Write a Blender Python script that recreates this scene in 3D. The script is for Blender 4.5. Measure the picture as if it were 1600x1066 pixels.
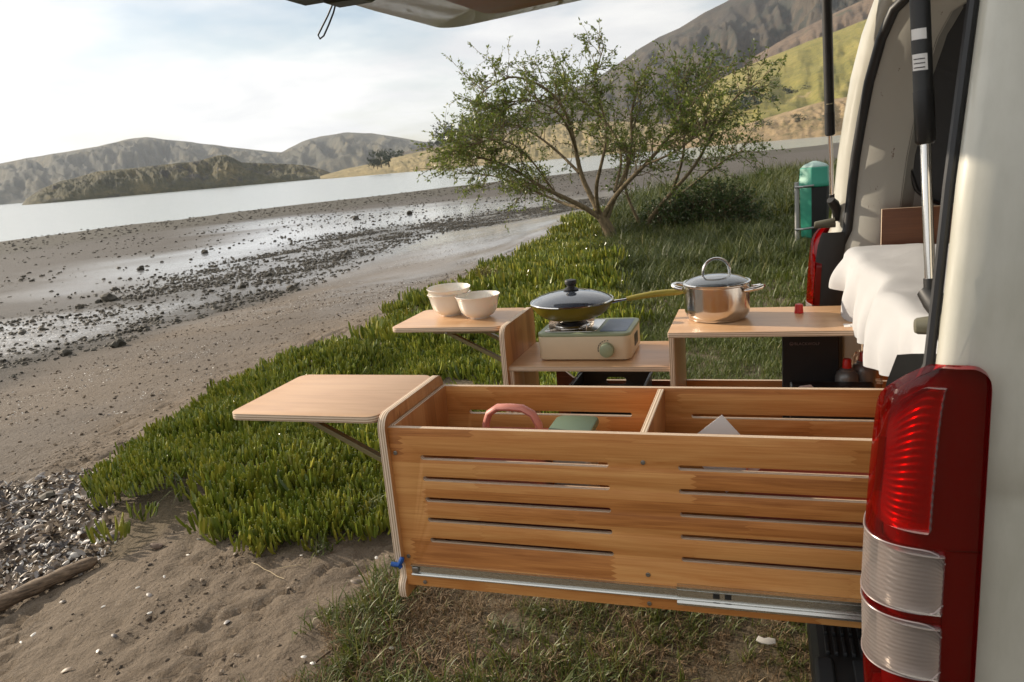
import bpy, bmesh, math, random
import numpy as np
from mathutils import Vector, Matrix
random.seed(7); rng = np.random.default_rng(7)
for o in list(bpy.data.objects): bpy.data.objects.remove(o)
scene = bpy.context.scene
COL = scene.collection
# ------------------------------------------------------------------ camera
FPX, CX, CY = 1205.0, 800.0, 533.0
CAM = np.array([0.0, 0.0, 1.5])
def cam_axes(yaw, pitch, roll):
    yaw, pitch, roll = np.radians([yaw, pitch, roll])
    fw = np.array([-np.sin(yaw)*np.cos(pitch), np.cos(yaw)*np.cos(pitch), -np.sin(pitch)])
    r = np.array([np.cos(yaw), np.sin(yaw), 0]); u = np.cross(r, fw)
    return (r*np.cos(roll)+u*np.sin(roll), -r*np.sin(roll)+u*np.cos(roll), fw)
RT, UP, FW = cam_axes(18.67, 13.25, -5.02)
cd = bpy.data.cameras.new('camera'); cam = bpy.data.objects.new('camera', cd); COL.objects.link(cam)
cd.sensor_width = 23.5; cd.lens = 23.5*FPX/1600; cd.clip_start = 0.05; cd.clip_end = 20000
cam.matrix_world = Matrix(((RT[0], UP[0], -FW[0], CAM[0]), (RT[1], UP[1], -FW[1], CAM[1]), (RT[2], UP[2], -FW[2], CAM[2]), (0, 0, 0, 1)))
cd.dof.use_dof = True; cd.dof.focus_distance = 2.3; cd.dof.aperture_fstop = 10.0
scene.camera = cam
scene.render.resolution_x, scene.render.resolution_y = 1024, 682
# ------------------------------------------------------------------ sky, sun, exposure
SUN_EL, SUN_AZ = 21.0, 10.0            # azimuth: degrees from -X towards +Y
ts = Vector((-math.cos(math.radians(SUN_AZ))*math.cos(math.radians(SUN_EL)), math.sin(math.radians(SUN_AZ))*math.cos(math.radians(SUN_EL)), math.sin(math.radians(SUN_EL))))
w = bpy.data.worlds.new('World'); scene.world = w; w.use_nodes = True
nt = w.node_tree; nt.nodes.clear()
def NN(t, kind, **kw):
    n = t.nodes.new(kind)
    for k, v in kw.items(): setattr(n, k, v)
    return n
out = NN(nt, 'ShaderNodeOutputWorld'); bg = NN(nt, 'ShaderNodeBackground'); bg.inputs[1].default_value = 0.10
sky = NN(nt, 'ShaderNodeTexSky', sky_type='NISHITA', sun_disc=False)
sky.sun_elevation = math.radians(SUN_EL); sky.sun_rotation = math.atan2(ts.x, ts.y)
tc = NN(nt, 'ShaderNodeTexCoord'); sx = NN(nt, 'ShaderNodeSeparateXYZ'); nt.links.new(tc.outputs['Generated'], sx.inputs[0])
def wm(op, a, b):
    n = NN(nt, 'ShaderNodeMath', operation=op)
    for i, v in enumerate((a, b)):
        if isinstance(v, (int, float)): n.inputs[i].default_value = v
        else: nt.links.new(v, n.inputs[i])
    return n.outputs[0]
zz = wm('ADD', wm('MAXIMUM', sx.outputs[2], 0.0), 0.16)
cb = NN(nt, 'ShaderNodeCombineXYZ'); nt.links.new(wm('DIVIDE', sx.outputs[0], zz), cb.inputs[0]); nt.links.new(wm('DIVIDE', sx.outputs[1], zz), cb.inputs[1])
cb.inputs[2].default_value = 3.7
n1 = NN(nt, 'ShaderNodeTexNoise'); n1.inputs['Scale'].default_value = 0.9; n1.inputs['Detail'].default_value = 6; n1.inputs['Roughness'].default_value = 0.52
nt.links.new(cb.outputs[0], n1.inputs['Vector'])
r1 = NN(nt, 'ShaderNodeValToRGB'); r1.color_ramp.elements[0].position = 0.29; r1.color_ramp.elements[1].position = 0.49; nt.links.new(n1.outputs[0], r1.inputs[0])
n2 = NN(nt, 'ShaderNodeTexNoise'); n2.inputs['Scale'].default_value = 1.7; n2.inputs['Detail'].default_value = 5; n2.inputs['Distortion'].default_value = 0.4; nt.links.new(cb.outputs[0], n2.inputs['Vector'])
r2 = NN(nt, 'ShaderNodeValToRGB'); r2.color_ramp.elements[0].position = 0.30; r2.color_ramp.elements[1].position = 0.68
r2.color_ramp.elements[0].color = (7.4, 7.5, 7.7, 1); r2.color_ramp.elements[1].color = (10.2, 10.1, 9.8, 1); nt.links.new(n2.outputs[0], r2.inputs[0])
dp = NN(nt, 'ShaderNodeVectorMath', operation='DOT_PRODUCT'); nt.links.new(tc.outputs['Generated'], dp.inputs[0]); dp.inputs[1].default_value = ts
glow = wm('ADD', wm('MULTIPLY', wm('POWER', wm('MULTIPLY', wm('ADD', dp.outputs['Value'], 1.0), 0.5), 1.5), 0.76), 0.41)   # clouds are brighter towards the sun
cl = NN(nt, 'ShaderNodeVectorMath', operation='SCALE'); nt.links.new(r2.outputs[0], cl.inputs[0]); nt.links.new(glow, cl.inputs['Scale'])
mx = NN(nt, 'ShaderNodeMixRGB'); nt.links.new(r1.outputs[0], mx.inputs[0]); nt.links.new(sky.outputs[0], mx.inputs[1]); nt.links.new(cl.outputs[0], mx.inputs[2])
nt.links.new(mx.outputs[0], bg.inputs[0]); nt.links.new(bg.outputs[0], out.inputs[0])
sl = bpy.data.lights.new('sun', 'SUN'); sl.energy = 5.0; sl.angle = math.radians(0.6); sl.color = (1.0, 0.86, 0.68)
so = bpy.data.objects.new('sun', sl); COL.objects.link(so); so.rotation_euler = ts.to_track_quat('Z', 'Y').to_euler()
vs = scene.view_settings; vs.view_transform = 'Standard'; vs.look = 'None'; vs.exposure = 0.32; vs.gamma = 1.0; vs.use_curve_mapping = False
scene.cycles.max_bounces = 8; scene.cycles.transparent_max_bounces = 8
# ------------------------------------------------------------------ helpers
def ray(px, py): return RT*(px-CX)/FPX - UP*(py-CY)/FPX + FW
def PZ(px, py, z): d = ray(px, py); return CAM + d*((z-CAM[2])/d[2])
def PY(px, py, y): d = ray(px, py); return CAM + d*(y/d[1])
def PD(px, py, dist): d = ray(px, py); return CAM + d*(dist/math.hypot(d[0], d[1]))
class M:
    """small node helper for a Principled material"""
    def __init__(s, name, base=(.5, .5, .5), rough=.6, metal=0, **kw):
        s.m = bpy.data.materials.new(name); s.m.use_nodes = True; s.t = s.m.node_tree; s.b = s.t.nodes['Principled BSDF']
        s.set('Base Color', (*base, 1)); s.set('Roughness', rough); s.set('Metallic', metal)
        for k, v in kw.items(): s.set(k.replace('_', ' '), v)
    def set(s, k, v):
        if hasattr(v, 'is_linked') or isinstance(v, bpy.types.NodeSocket): s.t.links.new(v, s.b.inputs[k])
        else: s.b.inputs[k].default_value = v
    def n(s, kind, **kw): return NN(s.t, kind, **kw)
    def l(s, a, b): s.t.links.new(a, b)
    def coord(s, which='Object', scale=(1, 1, 1), rot=(0, 0, 0)):
        c = s.n('ShaderNodeTexCoord'); mp = s.n('ShaderNodeMapping'); s.l(c.outputs[which], mp.inputs[0])
        mp.inputs['Scale'].default_value = scale; mp.inputs['Rotation'].default_value = rot; return mp.outputs[0]
    def pos(s, scale=(1, 1, 1)):
        g = s.n('ShaderNodeNewGeometry'); mp = s.n('ShaderNodeMapping'); s.l(g.outputs['Position'], mp.inputs[0]); mp.inputs['Scale'].default_value = scale; return mp.outputs[0]
    def noise(s, vec, scale=5, detail=4, rough=.5, dist=0):
        n = s.n('ShaderNodeTexNoise'); s.l(vec, n.inputs['Vector'])
        for k, v in (('Scale', scale), ('Detail', detail), ('Roughness', rough), ('Distortion', dist)): n.inputs[k].default_value = v
        return n.outputs[0]
    def ramp(s, fac, stops):
        r = s.n('ShaderNodeValToRGB'); s.l(fac, r.inputs[0]); e = r.color_ramp.elements
        while len(e) < len(stops): e.new(.5)
        for i, (p, c) in enumerate(stops):
            e[i].position = p; e[i].color = (*c, 1) if isinstance(c, tuple) else (c, c, c, 1)
        return r.outputs[0]
    def mix(s, fac, a, b, mode='MIX'):
        n = s.n('ShaderNodeMixRGB', blend_type=mode)
        for i, v in enumerate((fac, a, b)):
            if isinstance(v, bpy.types.NodeSocket): s.l(v, n.inputs[i])
            elif isinstance(v, tuple): n.inputs[i].default_value = (*v, 1)
            else: n.inputs[i].default_value = v if i == 0 else (v, v, v, 1)
        return n.outputs[0]
    def math(s, op, a, b=0.0, clamp=False):
        n = s.n('ShaderNodeMath', operation=op, use_clamp=clamp)
        for i, v in enumerate((a, b)):
            if isinstance(v, bpy.types.NodeSocket): s.l(v, n.inputs[i])
            else: n.inputs[i].default_value = v
        return n.outputs[0]
    def bump(s, h, strength=.3, dist=.01):
        b = s.n('ShaderNodeBump'); b.inputs['Strength'].default_value = strength; b.inputs['Distance'].default_value = dist
        s.l(h, b.inputs['Height']); s.l(b.outputs[0], s.b.inputs['Normal'])
    def attr(s, name):
        a = s.n('ShaderNodeAttribute'); a.attribute_name = name; return a
class MB:
    def __init__(s): s.v = []; s.f = []; s.mi = []
    def add(s, vs_, fs, mi=0):
        k = len(s.v); s.v += [tuple(map(float, p)) for p in vs_]; s.f += [tuple(i+k for i in f) for f in fs]; s.mi += [mi]*len(fs); return s
    def box(s, x0, x1, y0, y1, z0, z1, mi=0):
        return s.add([(x0, y0, z0), (x1, y0, z0), (x1, y1, z0), (x0, y1, z0), (x0, y0, z1), (x1, y0, z1), (x1, y1, z1), (x0, y1, z1)],
                     [(0, 3, 2, 1), (4, 5, 6, 7), (0, 1, 5, 4), (1, 2, 6, 5), (2, 3, 7, 6), (3, 0, 4, 7)], mi)
    def lathe(s, prof, c=(0, 0, 0), n=32, mi=0, closed=False):
        vs_ = []; fs = []
        for r, z in prof:
            for i in range(n):
                a = 2*math.pi*i/n; vs_.append((c[0]+r*math.cos(a), c[1]+r*math.sin(a), c[2]+z))
        m = len(prof)
        for j in range(m-1 if not closed else m):
            for i in range(n):
                a, b = j*n+i, j*n+(i+1) % n; cc, d = ((j+1) % m)*n+(i+1) % n, ((j+1) % m)*n+i
                fs.append((a, b, cc, d))
        if not closed:
            if prof[0][0] > 1e-6: fs.append(tuple(reversed(range(n))))
            if prof[-1][0] > 1e-6: fs.append(tuple(range((m-1)*n, m*n)))
        return s.add(vs_, fs, mi)
    def tube(s, path, rad, n=8, mi=0, flat=1.0, closed=False):
        P = [Vector(p) for p in path]; m = len(P); R = rad if hasattr(rad, '__len__') else [rad]*m
        vs_ = []; fs = []; up = Vector((0, 0, 1))
        t0 = (P[1]-P[0]).normalized()
        nrm = up.cross(t0) if abs(t0.z) < .9 else Vector((1, 0, 0)).cross(t0)
        nrm.normalize()
        for i, p in enumerate(P):
            t = (P[min(i+1, m-1)]-P[max(i-1, 0)]) if not closed else (P[(i+1) % m]-P[i-1])
            t.normalize(); nrm = (nrm-t*nrm.dot(t)).normalized(); b = t.cross(nrm)
            for k in range(n):
                a = 2*math.pi*k/n; vs_.append(p+nrm*(R[i]*math.cos(a))+b*(R[i]*flat*math.sin(a)))
        for j in range(m if closed else m-1):
            for k in range(n):
                fs.append((j*n+k, j*n+(k+1) % n, ((j+1) % m)*n+(k+1) % n, ((j+1) % m)*n+k))
        if not closed: fs += [tuple(reversed(range(n))), tuple(range((m-1)*n, m*n))]
        return s.add(vs_, fs, mi)
    def grid(s, rows, mi=0):
        m, n = len(rows), len(rows[0]); return s.add([p for r in rows for p in r], [(j*n+i, j*n+i+1, (j+1)*n+i+1, (j+1)*n+i) for j in range(m-1) for i in range(n-1)], mi)
    def mesh(s, name, mats, smooth=True, angle=40):
        me = bpy.data.meshes.new(name); me.from_pydata(s.v, [], s.f)
        for m_ in (mats if isinstance(mats, (list, tuple)) else [mats]): me.materials.append(m_.m if isinstance(m_, M) else m_)
        me.polygons.foreach_set('material_index', s.mi)
        if smooth:
            me.polygons.foreach_set('use_smooth', [True]*len(me.polygons)); me.update()
            me.set_sharp_from_angle(angle=math.radians(angle))
        me.update(); return me
    def obj(s, name, mats, parent=None, smooth=True, angle=40, bevel=0, kind=None):
        return link(name, s.mesh(name, mats, smooth, angle), parent, bevel, kind)
def link(name, me, parent=None, bevel=0, kind=None, loc=None, rot=None):
    o = bpy.data.objects.new(name, me); COL.objects.link(o)
    mw = Matrix.Translation(loc or (0, 0, 0)) @ (rot.to_4x4() if rot else Matrix.Identity(4))
    if parent is not None:
        o.parent = parent; mw = BASE[parent.name].inverted() @ mw
    o.matrix_local = mw
    BASE[o.name] = (BASE[parent.name] @ mw) if parent is not None else mw
    if bevel:
        b = o.modifiers.new('bevel', 'BEVEL'); b.width = bevel; b.segments = 2; b.limit_method = 'ANGLE'; b.angle_limit = math.radians(35)
    if kind: o['kind'] = kind
    return o
BASE = {}
def thing(name, label, cat, loc=(0, 0, 0), group=None):
    o = bpy.data.objects.new(name, None); COL.objects.link(o); o.location = loc; o.empty_display_size = .05
    BASE[o.name] = Matrix.Translation(loc); return tag(o, label, cat, group)
def tag(o, label=None, cat=None, group=None, kind=None):
    if label: o['label'] = label
    if cat: o['category'] = cat
    if group: o['group'] = group
    if kind: o['kind'] = kind
    return o
ROT_XZ = Matrix(((1, 0, 0), (0, 0, -1), (0, 1, 0)))     # plate in the XZ plane, thickness towards -Y
ROT_YZ = Matrix(((0, 0, 1), (1, 0, 0), (0, 1, 0)))      # plate in the YZ plane, thickness towards +X
def rrect(x0, x1, y0, y1, r, seg=6, corners=(1, 1, 1, 1)):
    pts = []
    for (cx, cy, a0), on in zip(((x0, y0, 180), (x1, y0, 270), (x1, y1, 0), (x0, y1, 90)), corners):
        rr = r if on else 0
        if not rr: pts.append((cx, cy)); continue
        ox = cx+rr if cx == x0 else cx-rr; oy = cy+rr if cy == y0 else cy-rr
        for k in range(seg+1):
            a = math.radians(a0+90*k/seg); pts.append((ox+rr*math.cos(a), oy+rr*math.sin(a)))
    return pts
def plate(name, outline, t, mats, parent=None, loc=(0, 0, 0), rot=None, holes=(), bevel=.0012, kind=None):
    """board from a 2D outline with holes, face material 0, cut edge material 1, local z from 0 to t"""
    cu = bpy.data.curves.new(name, 'CURVE'); cu.dimensions = '2D'; cu.fill_mode = 'BOTH'; cu.extrude = t/2-bevel; cu.bevel_depth = bevel; cu.bevel_resolution = 1; cu.offset = -bevel
    for pl in [outline]+list(holes):
        sp = cu.splines.new('POLY'); sp.points.add(len(pl)-1); sp.use_cyclic_u = True
        for i, p in enumerate(pl): sp.points[i].co = (p[0], p[1], 0, 1)
    tmp = bpy.data.objects.new('tmp', cu); COL.objects.link(tmp)
    dg = bpy.context.evaluated_depsgraph_get(); me = bpy.data.meshes.new_from_object(tmp.evaluated_get(dg))
    bpy.data.objects.remove(tmp); bpy.data.curves.remove(cu)
    bm = bmesh.new(); bm.from_mesh(me); bmesh.ops.remove_doubles(bm, verts=bm.verts, dist=1e-5)
    for v in bm.verts: v.co.z += t/2
    bmesh.ops.recalc_face_normals(bm, faces=bm.faces)
    for f in bm.faces: f.material_index = 0 if abs(f.normal.z) > .9 or len(mats) == 1 else 1; f.smooth = abs(f.normal.z) < .9
    me.name = name; me.materials.clear()
    for m_ in mats: me.materials.append(m_.m if isinstance(m_, M) else m_)
    bm.to_mesh(me); bm.free()
    me.set_sharp_from_angle(angle=math.radians(35))
    return link(name, me, parent, 0, kind, loc, rot)
def text_mesh(name, body, size, mat, parent, loc, rot, depth=.0004):
    cu = bpy.data.curves.new(name, 'FONT'); cu.body = body; cu.size = size; cu.extrude = depth; cu.resolution_u = 2
    tmp = bpy.data.objects.new('tmp', cu); COL.objects.link(tmp)
    dg = bpy.context.evaluated_depsgraph_get(); me = bpy.data.meshes.new_from_object(tmp.evaluated_get(dg))
    bpy.data.objects.remove(tmp); me.name = name; me.materials.clear(); me.materials.append(mat.m)
    return link(name, me, parent, 0, None, loc, rot)
def vnoise(x, y, seed=0):
    xi = np.floor(x).astype(np.int64); yi = np.floor(y).astype(np.int64); xf = x-xi; yf = y-yi
    def h(a, b):
        n = (a*374761393 + b*668265263 + seed*1442695041) & 0x7fffffff
        n = ((n ^ (n >> 13))*1274126177) & 0x7fffffff
        return ((n ^ (n >> 16)) & 0xffff)/65535.0
    u = xf*xf*xf*(xf*(xf*6-15)+10); v = yf*yf*yf*(yf*(yf*6-15)+10)
    return (h(xi, yi)*(1-u)+h(xi+1, yi)*u)*(1-v)+(h(xi, yi+1)*(1-u)+h(xi+1, yi+1)*u)*v
def fbm(x, y, oct=4, seed=0, gain=.5):
    x = np.asarray(x, float); y = np.asarray(y, float); a = 1; s = 0; tot = 0
    for k in range(oct):
        s = s+a*vnoise(x*2**k+17.3*k, y*2**k-9.1*k, seed+k); tot += a; a *= gain
    return s/tot
def sstep(a, b, x): t = np.clip((x-a)/(b-a), 0, 1); return t*t*(3-2*t)
def scatter(name, pts, rot, scl, idx, protos, label=None, cat=None):
    """one object that instances the prototype meshes on points (geometry nodes)"""
    me = bpy.data.meshes.new(name); me.from_pydata([tuple(p) for p in pts], [], [])
    for an, ty, data, key in (('rot', 'FLOAT_VECTOR', rot, 'vector'), ('scl', 'FLOAT', scl, 'value'), ('idx', 'INT', idx, 'value')):
        a = me.attributes.new(an, ty, 'POINT'); a.data.foreach_set(key, np.asarray(data).ravel())
    o = bpy.data.objects.new(name, me); COL.objects.link(o)
    g = bpy.data.node_groups.new(name, 'GeometryNodeTree')
    g.interface.new_socket('Geometry', in_out='INPUT', socket_type='NodeSocketGeometry'); g.interface.new_socket('Geometry', in_out='OUTPUT', socket_type='NodeSocketGeometry')
    gi = NN(g, 'NodeGroupInput'); go = NN(g, 'NodeGroupOutput'); j = NN(g, 'GeometryNodeJoinGeometry'); L = g.links.new
    def at(n, ty):
        a = NN(g, 'GeometryNodeInputNamedAttribute', data_type=ty); a.inputs[0].default_value = n; return a.outputs[0]
    ar, asc, ai = at('rot', 'FLOAT_VECTOR'), at('scl', 'FLOAT'), at('idx', 'INT')
    e2r = NN(g, 'FunctionNodeEulerToRotation'); L(ar, e2r.inputs[0])
    for k, pm in enumerate(protos):
        po = bpy.data.objects.new(name+'_piece', pm)
        oi = NN(g, 'GeometryNodeObjectInfo'); oi.inputs['Object'].default_value = po; oi.inputs['As Instance'].default_value = True
        cmp_ = NN(g, 'FunctionNodeCompare', data_type='INT', operation='EQUAL'); L(ai, cmp_.inputs[2]); cmp_.inputs[3].default_value = k
        ip = NN(g, 'GeometryNodeInstanceOnPoints'); L(gi.outputs[0], ip.inputs['Points']); L(cmp_.outputs[0], ip.inputs['Selection']); L(oi.outputs['Geometry'], ip.inputs['Instance'])
        L(e2r.outputs[0], ip.inputs['Rotation']); L(asc, ip.inputs['Scale']); L(ip.outputs[0], j.inputs[0])
    L(j.outputs[0], go.inputs[0])
    md = o.modifiers.new('scatter', 'NODES'); md.node_group = g
    return tag(o, label, cat, None, 'stuff')
# ------------------------------------------------------------------ terrain
WATER_Z = -1.6
def bank_u(x, y):
    """metres seaward of the edge of the grassy bank (negative on the bank)"""
    xb = np.interp(y, [0, 2, 2.65, 3.0, 3.69, 4.56, 5.3, 6, 7.2, 8.2, 9.5, 10.8, 12, 14, 17.7, 30], [-1.9, -2.75, -3.12, -3.42, -3.88, -4.28, -4.08, -4.05, -4.18, -4.2, -4.14, -4.12, -3.95, -4.07, -4.63, -5.5])
    u1 = xb+.12*(fbm(y*.9, y*0+3.3, 3, 5)-.5)*2-x
    yb = 27+1.9*(x+2.0)+3.0*(fbm(x*.2, x*0+8.1, 3, 9)-.5)
    u2 = (y-yb)/2.6
    return np.maximum(u1, u2)
PU = [-60, -1.2, -.4, .3, 5.4, 12, 34, 58, 75, 120, 3000]
PZv = [0.02, 0.0, -.07, -.2, -.75, -1.0, -1.3, -1.6, -2.1, -3.0, -6]
WETS = [(PZ(px, py, z)[:2], rx, ry, a) for px, py, z, rx, ry, a in ((640, 352, -1.1, 11.0, 22, .45), (440, 400, -1.1, 4.2, 9, .5), (40, 520, -.9, 3.2, 2.6, .3), (830, 333, -1.1, 6, 10, .2), (170, 505, -.9, 1.6, 2.4, .2), (1160, 290, -1, 9, 10, 0), (420, 350, -1.3, 4, 10, .5), (560, 395, -1.1, 4, 8, .4), (480, 392, -1.1, 5, 9, .4), (740, 345, -1.1, 7, 14, .3), (620, 375, -1.1, 5, 11, .4), (90, 510, -.9, 1.8, 1.6, .2), (330, 430, -1.0, 1.8, 3.2, .4))]
def wet_f(x, y):
    wob = (fbm(x*.25, y*.25, 4, 71)-.5)*2; w_ = np.zeros_like(x)
    for c, rx, ry, an in WETS:
        dx, dy = x-c[0], y-c[1]; ca, sa = math.cos(an), math.sin(an); a, b = (dx*ca+dy*sa)/rx, (-dx*sa+dy*ca)/ry
        w_ = np.maximum(w_, sstep(1.25, .6, np.sqrt(a*a+b*b)+.30*wob))
    return w_
def ground_z(x, y, fine=True):
    x = np.asarray(x, float); y = np.asarray(y, float); u = bank_u(x, y)
    z = np.interp(u, PU, PZv)
    z = z+.05*(fbm(x*.5, y*.5, 3, 21)-.5)*sstep(-8, -1, -np.abs(u)) + sstep(14, 40, u)*.22*(fbm(x*.05, y*.05, 4, 33)-.5)
    if fine:
        sand = sand_mask(x, y)
        clod = np.abs(fbm(x*11, y*11, 2, 48)-.5)*2
        lump = .026*(fbm(x*14+3, y*14, 2, 49)-.5)-.028*sstep(.25, .0, clod)*sstep(.45, .7, fbm(x*2.3+7, y*2.3, 2, 43))+.030*(fbm(x*3.1, y*3.1, 3, 41)-.5)+.035*(fbm(x*9, y*9, 3, 42)-.5)*sstep(.35, .75, fbm(x*1.7, y*1.7, 2, 44))
        foot = np.minimum(0, fbm(x*6.0, y*5.0, 2, 47)-.38)*.05
        z = z+sand*(lump+foot)+(1-sand)*.02*(fbm(x*4, y*4, 3, 51)-.5)
        z = z+sstep(3, 6, u)*sstep(40, 15, u)*(1-.85*wet_f(x, y))*.12*(fbm(x*1.4, y*1.4, 4, 55)-.5)
    return z
def lawn_edge(x, y): return x+1.52+.22*(fbm(x*2.2, y*2.2, 3, 61)-.5)*2-.35*np.clip(y-1.9, 0, 3)*1.1
def front_edge(x, y):
    """positive inside the ground cover, measured from its front rim"""
    xs = [-3.6, -3.2, -2.85, -2.63, -2.3, -1.95, -1.6, -1.2, -.6, 3]
    ys = [2.95, 2.62, 2.48, 2.80, 2.55, 2.52, 2.66, 2.66, 2.62, 2.6]
    return y-np.interp(x, xs, ys)-.12*(fbm(x*4, y*4, 3, 66)-.5)*2
def sand_mask(x, y):
    u = bank_u(x, y)
    beach = sstep(-.15, .1, u)
    near = sstep(.08, -.08, front_edge(x, y))*sstep(.12, -.1, lawn_edge(x, y))*sstep(-30, -2, u)
    return np.clip(np.maximum(beach*sstep(26, 10, u), near), 0, 1)
def axis(segs):
    o = []
    for a, b, st in segs: o += list(np.arange(a, b, st))
    o.append(segs[-1][1]); return np.array(o)
def geo(a, b, n, p): t = np.linspace(0, 1, n); return a+(b-a)*t**p
xs = np.concatenate([-4.8-geo(0, 1, 130, 2.6)[::-1]*1500, axis([(-4.77, -.9, .026), (-.9, 3, .12)]), 3.2+geo(0, 1, 40, 2.5)*900])
ys = np.concatenate([-geo(0, 1, 14, 2)[::-1]*60+.9, axis([(1.0, 4.2, .026), (4.2, 12, .09)]), 12.1+geo(0, 1, 150, 2.4)*1700])
X, Y = np.meshgrid(xs, ys); Z = ground_z(X, Y)
U = bank_u(X, Y); SND = sand_mask(X, Y)
nx, ny = len(xs), len(ys)
I = np.arange(nx*ny).reshape(ny, nx)
F = np.stack([I[:-1, :-1], I[:-1, 1:], I[1:, 1:], I[1:, :-1]], -1).reshape(-1, 4)
me = bpy.data.meshes.new('ground'); me.vertices.add(nx*ny); me.vertices.foreach_set('co', np.stack([X, Y, Z], -1).ravel())
me.loops.add(F.size); me.loops.foreach_set('vertex_index', F.ravel()); me.polygons.add(len(F)); me.polygons.foreach_set('loop_start', np.arange(0, F.size, 4))
me.update(calc_edges=True); me.polygons.foreach_set('use_smooth', [True]*len(F))
def setattr_col(me, name, *ch):
    a = me.attributes.new(name, 'FLOAT_COLOR', 'POINT'); d = np.ones((len(me.vertices), 4)); 
    for i, c in enumerate(ch): d[:, i] = np.clip(c, 0, 1).ravel()
    a.data.foreach_set('color', d.ravel())
wob = (fbm(X*.25, Y*.25, 4, 71)-.5)*2
mud = sstep(4.6, 6.2, U+wob*1.2)
dark = sstep(4.8, 6.0, U+wob*1.0)*sstep(13.5, 9, U+wob*3.0)
dark = np.maximum(dark, .9*sstep(32, 37, U+wob*3)*sstep(60, 50, U))
wet = wet_f(X, Y)
wet = np.maximum(wet, .06*sstep(5.0, 8, U))
grit = sstep(.2, 1.2, U+wob*.6)*(.55+.45*sstep(.4, .6, fbm(X*.5, Y*.5, 3, 37)))
grass = 1-np.clip(SND+sstep(-.1, .1, U), 0, 1)
setattr_col(me, 'ma', grass, dark, wet); setattr_col(me, 'mb', mud, grit, sstep(33, 38, U))
g = M('ground_mat', rough=.95)
A, B = g.attr('ma'), g.attr('mb'); sa = g.n('ShaderNodeSeparateColor'); sb = g.n('ShaderNodeSeparateColor'); g.l(A.outputs['Color'], sa.inputs[0]); g.l(B.outputs['Color'], sb.inputs[0])
p = g.pos(); n_f = g.noise(p, 70, 6, .75); n_m = g.noise(p, 7, 6, .65); n_l = g.noise(p, .8, 4, .6); n_s = g.noise(p, 24, 3, .6)
sandc = g.mix(n_m, (.138, .103, .070), (.215, .164, .113)); sandc = g.mix(g.ramp(n_f, [(.3, .55), (.6, 1.0)]), (.055, .041, .028), sandc)
vor = g.n('ShaderNodeTexVoronoi'); vor.inputs['Scale'].default_value = 48; g.l(p, vor.inputs['Vector'])
speck = g.math('MULTIPLY', g.ramp(vor.outputs['Distance'], [(.16, 1.0), (.24, 0.0)]), g.ramp(g.noise(p, 3, 3), [(.42, 0.0), (.62, .9)]))
sandc = g.mix(g.math('MULTIPLY', speck, g.math('ADD', g.math('MULTIPLY', sb.outputs[1], .95), .12)), sandc, (.62, .58, .52))
mudc = g.mix(n_l, (.054, .046, .040), (.088, .075, .064)); mudc = g.mix(g.ramp(n_s, [(.35, .4), (.55, 1.0)]), (.045, .037, .03), mudc)
sandc = g.mix(g.math('MULTIPLY', sb.outputs[1], .85), sandc, g.mix(n_m, (.075, .061, .049), (.15, .124, .10)))
c1 = g.mix(sb.outputs[0], sandc, mudc)
dk = g.math('MULTIPLY', sa.outputs[1], g.ramp(g.mix(.5, n_s, n_m), [(.36, 0.0), (.50, 1.0)]))
c1 = g.mix(dk, c1, (.028, .024, .019))
c1 = g.mix(g.math('MULTIPLY', sb.outputs[2], g.ramp(n_m, [(.35, .3), (.6, .85)])), c1, (.062, .054, .036))
soil = g.mix(n_m, (.10, .075, .045), (.19, .14, .08)); soil = g.mix(g.ramp(n_f, [(.35, .35), (.6, 1.0)]), (.05, .04, .022), soil)
c1 = g.mix(sa.outputs[0], c1, soil)
wetf = g.math('MULTIPLY', sa.outputs[2], g.ramp(g.mix(.45, n_m, g.noise(p, 2.2, 5, .65)), [(.33, 0.0), (.43, 1.0)]))
wetf = g.math('MULTIPLY', wetf, g.math('SUBTRACT', 1.0, g.math('MULTIPLY', dk, .6)))
g.set('Coat Weight', wetf); g.set('Coat Roughness', .12); g.set('Coat IOR', 1.6); g.set('Specular IOR Level', g.math('ADD', .5, g.math('MULTIPLY', wetf, .5)))
g.set('Base Color', g.mix(g.math('MULTIPLY', wetf, .45), c1, (.07, .06, .05)))
g.set('Roughness', g.math('SUBTRACT', .95, g.math('MULTIPLY', wetf, .80)))
h = g.math('ADD', g.math('MULTIPLY', n_f, .35), g.math('MULTIPLY', n_s, .8)); h = g.math('MULTIPLY', h, g.math('SUBTRACT', 1.0, g.math('MULTIPLY', wetf, .93)))
g.bump(h, 1.0, .035)
me.materials.append(g.m)
ground = bpy.data.objects.new('ground', me); COL.objects.link(ground); ground['kind'] = 'structure'
def gz(x, y): return float(ground_z(np.array([x]), np.array([y]))[0])
# ------------------------------------------------------------------ water
wm_ = M('water_mat', (.33, .36, .35), .20, IOR=1.45)
pw = wm_.pos((1, .35, 1)); wm_.bump(wm_.mix(.5, wm_.noise(pw, .9, 4, .6), wm_.noise(pw, .12, 3)), .06, .06)
MB().grid([[(x, y, WATER_Z) for x in (-9000, -2000, -500, -150, -40, 100, 600, 2500, 9000)] for y in (-3000, 20, 80, 200, 500, 1500, 4000, 9000)]).obj('water', wm_, kind='structure', smooth=False)
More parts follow.
